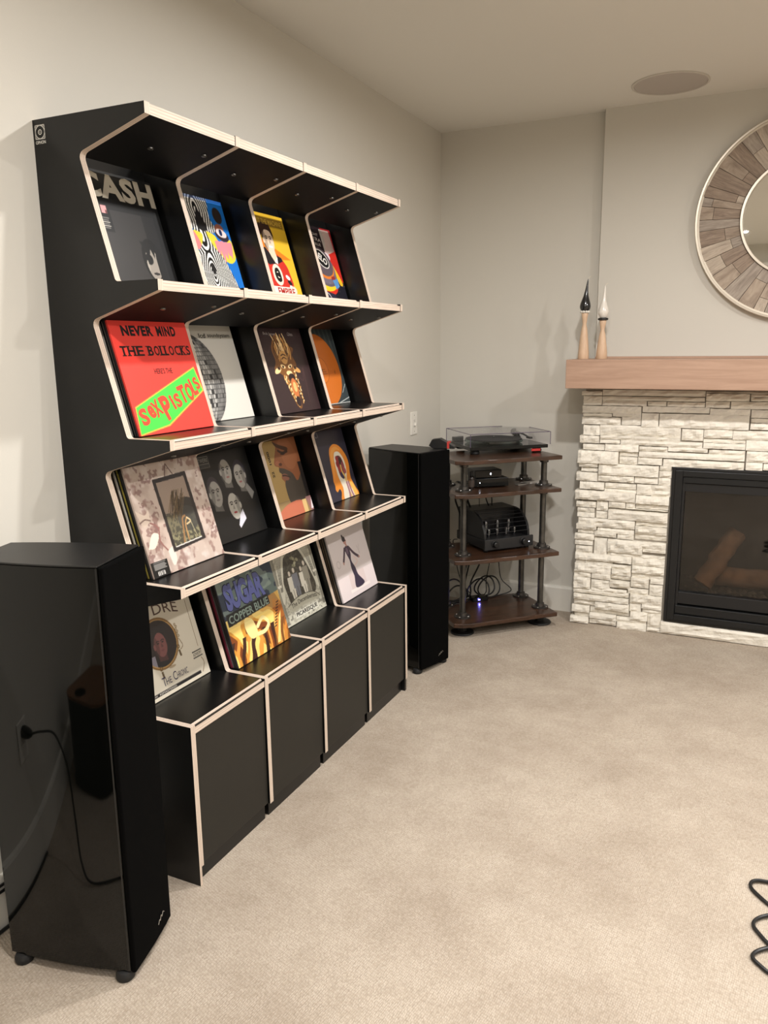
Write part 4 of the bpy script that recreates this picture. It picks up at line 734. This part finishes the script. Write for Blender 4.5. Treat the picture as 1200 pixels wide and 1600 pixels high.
# ------------------------------------------------------------------ fireplace
STONES = "828,929,1196,1217,0 929,1409,1196,1226,-1 838,930,1148,1194,0 930,1408,1173,1194,0 931,1145,1148,1173,0 1148,1236,1148,1172,0 1238,1410,1148,1171,0 835,1121,1108,1146,0 839,982,1090,1108,0 984,1122,1093,1111,0 835,1026,1052,1089,1 1029,1123,1054,1094,0 1125,1431,1118,1148,0 1124,1205,1047,1115,1 843,926,997,1048,0 925,1310,1000,1052,0 828,925,957,996,1 928,1310,978,1001,1 927,1027,959,978,0 1028,1411,954,980,0 845,953,923,953,0 954,1118,921,956,1 1119,1254,927,952,0 1254,1436,932,956,0 1120,1600,899,927,1 823,1023,856,920,2 1026,1116,897,919,-1 1027,1116,858,895,0 1117,1232,861,899,0 829,924,834,857,1 839,923,811,831,-1 818,924,763,808,1 927,1219,800,857,1 926,1104,765,799,0 1105,1218,766,798,0 1222,1278,834,860,0 1221,1280,801,834,1 1219,1278,762,801,0 837,960,722,760,1 963,1116,730,759,0 959,1118,710,730,-1 817,1116,667,716,2 1118,1190,708,762,0 1187,1278,734,762,0 1187,1279,704,734,0 1117,1277,665,706,2 1117,1275,638,665,-1 1410,1726,1214,1223,-1 1411,1601,1179,1214,1 1603,1728,1199,1214,0 1604,1729,1180,1198,0 1411,1518,1147,1177,0 1521,1731,1143,1178,0 1432,1608,1113,1143,0 1207,1607,1047,1115,1 1611,1734,1104,1141,0 1612,1737,1080,1103,0 1611,1739,1049,1080,1 1313,1412,987,1045,0 1412,1540,1003,1048,0 1539,1742,1000,1044,0 1412,1599,981,1001,-1 1413,1599,954,981,1 1599,1746,951,1000,0 1440,1600,923,949,0 1236,1600,857,894,1 1605,1750,897,949,1 1605,1679,859,896,0 1680,1754,861,894,0 824,923,626,656,1 925,983,613,663,0 984,1069,632,667,0 1070,1116,632,666,0 830,917,600,623,0 831,918,574,599,1 924,983,574,611,0 986,1275,574,624,2 1069,1273,629,637,0 837,1120,528,572,1 829,930,510,540,2 934,1118,500,525,0 835,920,489,511,0 920,1031,477,506,1 1035,1117,473,507,0 1122,1275,550,574,-1 1121,1275,510,549,1 1121,1275,479,510,-1 821,921,455,487,1 823,915,426,455,0 921,988,382,472,0 989,1162,401,461,1 1162,1275,416,444,0 989,1275,427,470,0 829,914,382,421,0 989,1274,373,401,-1 828,1113,347,384,1 927,1113,313,338,0 827,1014,282,327,1 831,1019,326,348,-1 1016,1113,281,315,1 1114,1274,343,384,0 1116,1274,305,343,1 1115,1274,273,304,-1 824,913,252,284,0 825,911,191,252,1 915,1013,250,287,1 1013,1112,259,281,0 914,1011,190,247,0 1010,1112,214,253,1 1114,1203,227,280,1 1208,1273,255,286,0 1206,1271,194,252,0 1101,1203,190,222,0 825,1109,165,191,0 916,1097,187,205,0 829,1110,133,161,2 1114,1272,143,192,1 830,940,101,133,0 940,1113,90,130,2 1114,1172,98,143,0 1173,1272,121,145,1 1177,1273,92,119,0 821,913,61,99,1 833,912,37,62,-1 915,1114,66,96,-1 914,1051,36,66,1 1119,1206,54,99,1 1205,1272,25,98,0 814,911,4,37,2 913,1052,5,38,0 1051,1202,32,62,0 1055,1204,0,35,1 1205,1272,2,24,0 1271,1688,4,65,1 1693,1807,0,59,0"
sf = thing('stone_fireplace_surround', 'white split-face ledger stone facing around the fireplace', 'fireplace', (.83, 4.09, 0))
b = MB(); Y1, Y2 = 4.114, YC
b.box(.846, FX0-.002, Y1, Y2, 0, 1.242); b.box(FX1+.002, 2.664, Y1, Y2, 0, 1.242); b.box(FX0-.002, FX1+.002, Y1, Y2, FZ1+.002, 1.242); b.box(FX0-.002, FX1+.002, Y1, Y2, 0, FZ0-.002)
b.v = [(x-.83, y-4.09, z) for x, y, z in b.v]; b.build('backing', mat('grey_mortar', (150, 142, 130), .95), sf)
st = [tuple(int(v) for v in q.split(',')) for q in STONES.split()]
rq = random.Random(5); XC2 = int((FX0+FX1)*500); alls = []
for a, c, z0, z1, d in st:
    if c-a < 12 or z1-z0 < 6: continue
    if a >= XC2-20: continue
    if c > XC2-70:
        m_ = int(XC2+rq.uniform(0, min(160, XC2-a-30))); alls += [(a, m_, z0, z1, d), (m_, 2*XC2-a, z0, z1, d)]
    else: alls += [(a, c, z0, z1, d), (2*XC2-c, 2*XC2-a, z0, z1, d)]
rs = np.random.RandomState(2)
def stone(x0, x1, z0, z1, d):
    nx = max(2, min(14, int((x1-x0)/.016))); nz = max(2, min(5, int((z1-z0)/.010))); yf = .006-d*.0065+rs.uniform(-.002, .002); v = []; f = []
    g = rs.rand(nx+4, nz+4); ph = rs.rand(4)*6; tilt = rs.uniform(-.004, .004)
    for i in range(nx+1):
        for k in range(nz+1):
            e = min(i, nx-i, k, nz-k); a, c = i/nx, k/nz
            y = yf+(.0060*(g[i, k]-.5)+.0028*math.sin(ph[0]+a*(x1-x0)*70+c*3)+.0018*math.sin(ph[1]+c*5+a*4)) if e else yf+.0035+.0025*g[i, k]
            y += tilt*(c-.5)*2
            jx = (.0015*(g[i, k+1]-.5)) if 0 < i < nx else (-.0025*g[i, k+2] if (i == 0 and x0 < .86) else 0)
            jz = .0022*(g[i+1, k]-.5) if k in (0, nz) else 0
            v.append((x0+(x1-x0)*a+jx-.83, y, max(0, z0+(z1-z0)*c+jz)))
    n = len(v); yb = .05
    idx = lambda i, k: i*(nz+1)+k
    for i in range(nx):
        for k in range(nz): f.append((idx(i,k), idx(i+1,k), idx(i+1,k+1), idx(i,k+1)))
    rim = [idx(i,0) for i in range(nx+1)]+[idx(nx,k) for k in range(1,nz+1)]+[idx(i,nz) for i in range(nx-1,-1,-1)]+[idx(0,k) for k in range(nz-1,0,-1)]
    for q in rim: v.append((v[q][0], yb if v[q][0]+.83 > .85 else .09, v[q][2]))
    m = len(rim)
    for q in range(m): f.append((rim[q], n+q, n+(q+1) % m, rim[(q+1) % m]))
    b = MB(); b.add(v, f, 0, False); return b.build('stone', STONE, sf)
for a, c, z0, z1, d in alls[:298]: stone(a/1000+.0012, c/1000-.0012, z0/1000+.0008, z1/1000-.0008, d)
mt = thing('mantel_shelf', 'thick pale oak mantel beam above the white stone', 'mantel', (.788, 3.90, 1.240))
b = MB(); b.box(0, 1.93, 0, YC-3.90, 0, .136); b.build('beam', MANTEL, mt, .002)
b = MB(); b.box(.085, 1.86, YC-3.90-.05, YC-3.90, .136, .146); b.build('back_ledge', MANTEL, mt, .001)
fi = thing('fireplace_insert', 'black framed glass fronted gas fireplace set in the white stone', 'fireplace', (FX0, 4.09, FZ0))
FW, FH = FX1-FX0, FZ1-FZ0
def frame(name, x0, x1, z0, z1, wl, wt, wb, y0, y1, m):
    b = MB(); b.box(x0, x0+wl, y0, y1, z0, z1); b.box(x1-wl, x1, y0, y1, z0, z1); b.box(x0+wl, x1-wl, y0, y1, z1-wt, z1); b.box(x0+wl, x1-wl, y0, y1, z0, z0+wb); return b.build(name, m, fi, .0015)
DK2 = mat('black_steel_frame', (36, 37, 38), .32, .4)
frame('outer_frame', 0, FW, 0, FH, .016, .014, .012, .004, .05, BLACKM)
frame('door_frame', .016, FW-.016, .012, FH-.014, .034, .028, .03, -.004, .05, DK2)
frame('inner_frame', .05, FW-.05, .042, FH-.042, .012, .006, .008, .012, .06, BLACKM)
b = MB(); b.box(.052, FW-.052, .006, .03, FH-.075, FH-.047); b.build('top_louver', DK2, fi, .0015)
b = MB(); b.box(.052, FW-.052, .016, .05, FH-.118, FH-.078); b.build('top_hood', BLACKM, fi, .0015)
b = MB(); b.box(.052, FW-.052, .004, .03, .048, .088); b.build('bottom_louver', DK2, fi, .0015)
b = MB(); b.box(.052, FW-.052, .016, .05, .096, .156); b.build('bottom_panel', BLACKM, fi, .0015)
b = MB(); b.box(.058, FW-.058, .040, .044, .150, FH-.110); b.build('glass_pane', FIREGLASS, fi)
FB = mat('firebox_liner', (58, 55, 50), .8, var=.2, vscale=5)
b = MB(); x0, x1, y0, y1, z0, z1 = .03, FW-.03, .06, .42, .03, FH-.03
b.box(x0, x1, y1, y1+.01, z0, z1); b.box(x0-.01, x0, y0, y1, z0, z1); b.box(x1, x1+.01, y0, y1, z0, z1); b.box(x0, x1, y0, y1, z0-.01, z0); b.box(x0, x1, y0, y1, z1, z1+.01); b.box(x0, x1, y0, y1-.002, z0, .14); b.build('firebox', FB, fi)
LOG = mat('ceramic_log', (150, 112, 84), .9, var=.3, vscale=14, bump=.5, bscale=30, bdist=.01)
def log(p0, p1, r_, label):
    p0, p1 = Vector(p0), Vector(p1); b = MB(); n = 10; P = [p0.lerp(p1, i/n)+Vector((.006*math.sin(i*2.1), .005*math.cos(i*1.7), .004*math.sin(i*1.3))) for i in range(n+1)]; b.tube(P, r_, 14)
    rr = random.Random(int(r_*9000)); b.v = [(x+rr.uniform(-.004,.004), y+rr.uniform(-.004,.004), z+rr.uniform(-.004,.004)) for x, y, z in b.v]; return tag(b.build('ceramic_log', LOG), label, 'log')
log((FX0+.165, 4.19, FZ0+.185), (FX0+.30, 4.36, FZ0+.42), .047, 'leaning ceramic log with a pale cut end behind the fireplace glass')
log((FX0+.22, 4.30, FZ0+.205), (FX0+.72, 4.34, FZ0+.205), .05, 'long ceramic log lying across the back of the firebox')
log((FX0+.62, 4.22, FZ0+.188), (FX0+.50, 4.37, FZ0+.38), .042, 'second leaning ceramic log further right behind the fireplace glass')
b = MB(); rr = random.Random(8)
for q in range(160):
    x, y, s_ = FX0+rr.uniform(.07, FW-.07), 4.09+rr.uniform(.07, .38), rr.uniform(.008, .02); b.add([(x-s_, y, FZ0+.14), (x, y-s_, FZ0+.14), (x+s_, y, FZ0+.14), (x, y+s_, FZ0+.14), (x, y, FZ0+.14+s_*.9)], [(0,1,4),(1,2,4),(2,3,4),(3,0,4),(3,2,1,0)])
tag(b.build('ember_chips', mat('ember_stone', (96, 84, 74), .9, var=.3)), 'loose ember chips spread over the firebox floor', 'embers', None, 'stuff')
# ------------------------------------------------------------------ round mirror
mi = thing('round_mirror', 'round wall mirror with a wide frame of weathered wood planks', 'mirror', (1.758, YC, 1.998))
R1, R2 = .455, .259
b = MB(); b.lathe([(R1-.02, 0), (R1, -.002), (R1, -.036), (R1-.003, -.039), (R1-.011, -.039), (R1-.012, -.032), (R1-.02, -.03)], n=96, ax='y', loop=True); b.build('outer_rim', SILVER, mi)
b = MB(); b.lathe([(R2-.012, -.01), (R2-.012, -.034), (R2-.009, -.038), (R2+.001, -.038), (R2+.003, -.03), (R2+.003, -.01)], n=80, ax='y', loop=True); b.build('inner_rim', SILVER, mi)
b = MB(); b.lathe([(R2-.01, -.012), (R2-.01, -.016)], n=80, ax='y'); b.build('mirror_glass', MIRR, mi)
b = MB(); b.lathe([(R1-.01, -.001), (R1-.01, -.010)], n=80, ax='y'); b.build('backing', mat('mirror_backing', (60, 50, 42), .9), mi)
rr = random.Random(12); a = 0.0
def plank(a0, a1, q0, q1):
    n = 4; dep = .028+rr.uniform(-.003, .003); am_ = (a0+a1)/2; v = []
    for y in (-.010, -dep):
        for k in range(n+1):
            t_ = a0+(a1-a0)*k/n-am_
            for q in (q0, q1): v.append((q*math.cos(t_), y, q*math.sin(t_)))
    o_ = 2*(n+1); f = []
    for k in range(n):
        i = 2*k; f += [(i, i+1, i+3, i+2), (o_+i, o_+i+2, o_+i+3, o_+i+1), (i+1, o_+i+1, o_+i+3, i+3), (i, i+2, o_+i+2, o_+i)]
    f += [(0, o_, o_+1, 1), (2*n, 2*n+1, o_+2*n+1, o_+2*n)]
    b = MB(); b.add(v, f); o = b.build('plank', PLANKS[rr.randrange(4)], mi, .0008); o.rotation_euler = (0, -am_, 0)
PLANKS = [PLANK, wood_mat('weathered_plank_dark', (112, 96, 84), (170, 152, 134), (2.2, 16, 16), 5, .75, .25), wood_mat('weathered_plank_pale', (146, 132, 118), (204, 190, 172), (2.2, 16, 16), 5, .75, .25), wood_mat('weathered_plank_grey', (126, 114, 104), (184, 172, 158), (2.2, 16, 16), 5, .75, .25)]
while a < 2*math.pi-.01:
    da = min(rr.uniform(.09, .20), 2*math.pi-a)
    if 2*math.pi-a-da < .06: da = 2*math.pi-a
    g_ = .0022; cuts = [R2+.004]+([R2+rr.uniform(.03, .16)] if rr.random() < .75 else [])+[R1-.013]
    for c0, c1 in zip(cuts[:-1], cuts[1:]): plank(a+g_, a+da-g_, c0+.0006, c1-.0006)
    a += da
# ------------------------------------------------------------------ candles on the mantel
WAXB = mat('black_wax', (26, 26, 28), .18, coat=.3); WAXW = mat('white_wax', (228, 222, 212), .22, coat=.3)
ZM = 1.3762
def holder(x, y, hz, neck, r0, rn, rt_, label, rings):
    t = thing('candle_holder', label, 'candle holder', (x, y, ZM), 0, 'turned wooden candle holders')
    b = MB(); b.lathe([(r0-.001, 0), (r0, .002), (r0*.97, .03), (r0*.80, neck*.5), (r0*.55, neck*.85), (rn, neck), (rn+.002, neck+.012), (rt_*.8, hz-.022), (rt_, hz-.002), (rt_-.001, hz)], n=28); b.build('stem', BEECH, t)
    rings(t, hz); return t
def beads(t, hz):
    for q in range(10):
        a = 2*math.pi*q/10+.2; b = MB(); b.lathe([(.0012, -.0062), (.0048, -.004), (.0064, 0), (.0048, .004), (.0012, .0062)], (.0185*math.cos(a), .0185*math.sin(a), hz+.0066), 10); b.build('bead', WHITEP, t)
def band(t, hz):
    b = MB(); b.lathe([(.018, hz), (.0245, hz+.003), (.0245, hz+.010), (.018, hz+.013)], n=28); b.build('ring', SATIN, t)
holder(.838, 4.05, .219, .168, .0265, .009, .0165, 'taller beech candle holder with a ring of white beads on the mantel', beads)
holder(.926, 4.05, .183, .136, .0265, .009, .0165, 'shorter beech candle holder with a black ring on the mantel', band)
def candle(x, z, hh, rm, m, label, lean):
    b = MB(); b.lathe([(.012, 0), (rm*.75, hh*.06), (rm*.97, hh*.14), (rm, hh*.19), (rm*.93, hh*.27), (rm*.72, hh*.37), (rm*.46, hh*.50), (rm*.30, hh*.64), (rm*.20, hh*.8), (rm*.12, hh*.93), (rm*.04, hh)], n=24, bend=lambda q: (lean*(q/hh)**2.2, 0)); o = b.build('teardrop_candle', m, None, 0, (x, 4.05, z)); tag(o, label, 'candle', 'teardrop candles')
    b = MB(); b.tube(spline([(lean, 0, hh-.003), (lean+.004, 0, hh+.004), (lean+.012, 0, hh+.010)]), .0011, 6); b.build('wick', mat('wick_cotton', (220, 210, 190), .8), o)
candle(.838, ZM+.2215, .160, .0262, WAXB, 'black teardrop candle in the beaded holder on the mantel', .010)
candle(.926, ZM+.1945, .152, .0255, WAXW, 'white teardrop candle in the black ringed holder on the mantel', .004)
# ------------------------------------------------------------------ coiled cable on the carpet
P = spline([(2.2, 2.30, .006), (1.98, 2.235, .006), (1.80, 2.19, .008), (1.745, 2.178, .008), (1.731, 2.152, .006), (1.75, 2.118, .006), (1.80, 2.072, .006), (1.93, 2.0, .006), (2.02, 2.0, .006), (2.03, 2.06, .010), (1.93, 2.078, .0145), (1.82, 2.055, .015), (1.765, 2.033, .008), (1.741, 1.998, .006), (1.755, 1.962, .006), (1.80, 1.915, .006), (1.92, 1.86, .006), (2.0, 1.87, .006), (2.0, 1.94, .010), (1.92, 1.957, .0145), (1.82, 1.935, .015), (1.765, 1.908, .008), (1.741, 1.876, .006), (1.757, 1.850, .006), (1.80, 1.822, .006), (1.95, 1.77, .006), (2.2, 1.74, .006)], 7)
b = MB(); b.tube(P, .0048, 8); tag(b.build('coiled_cable', CABLE), 'black cable lying in loose loops on the carpet at the right', 'cable')
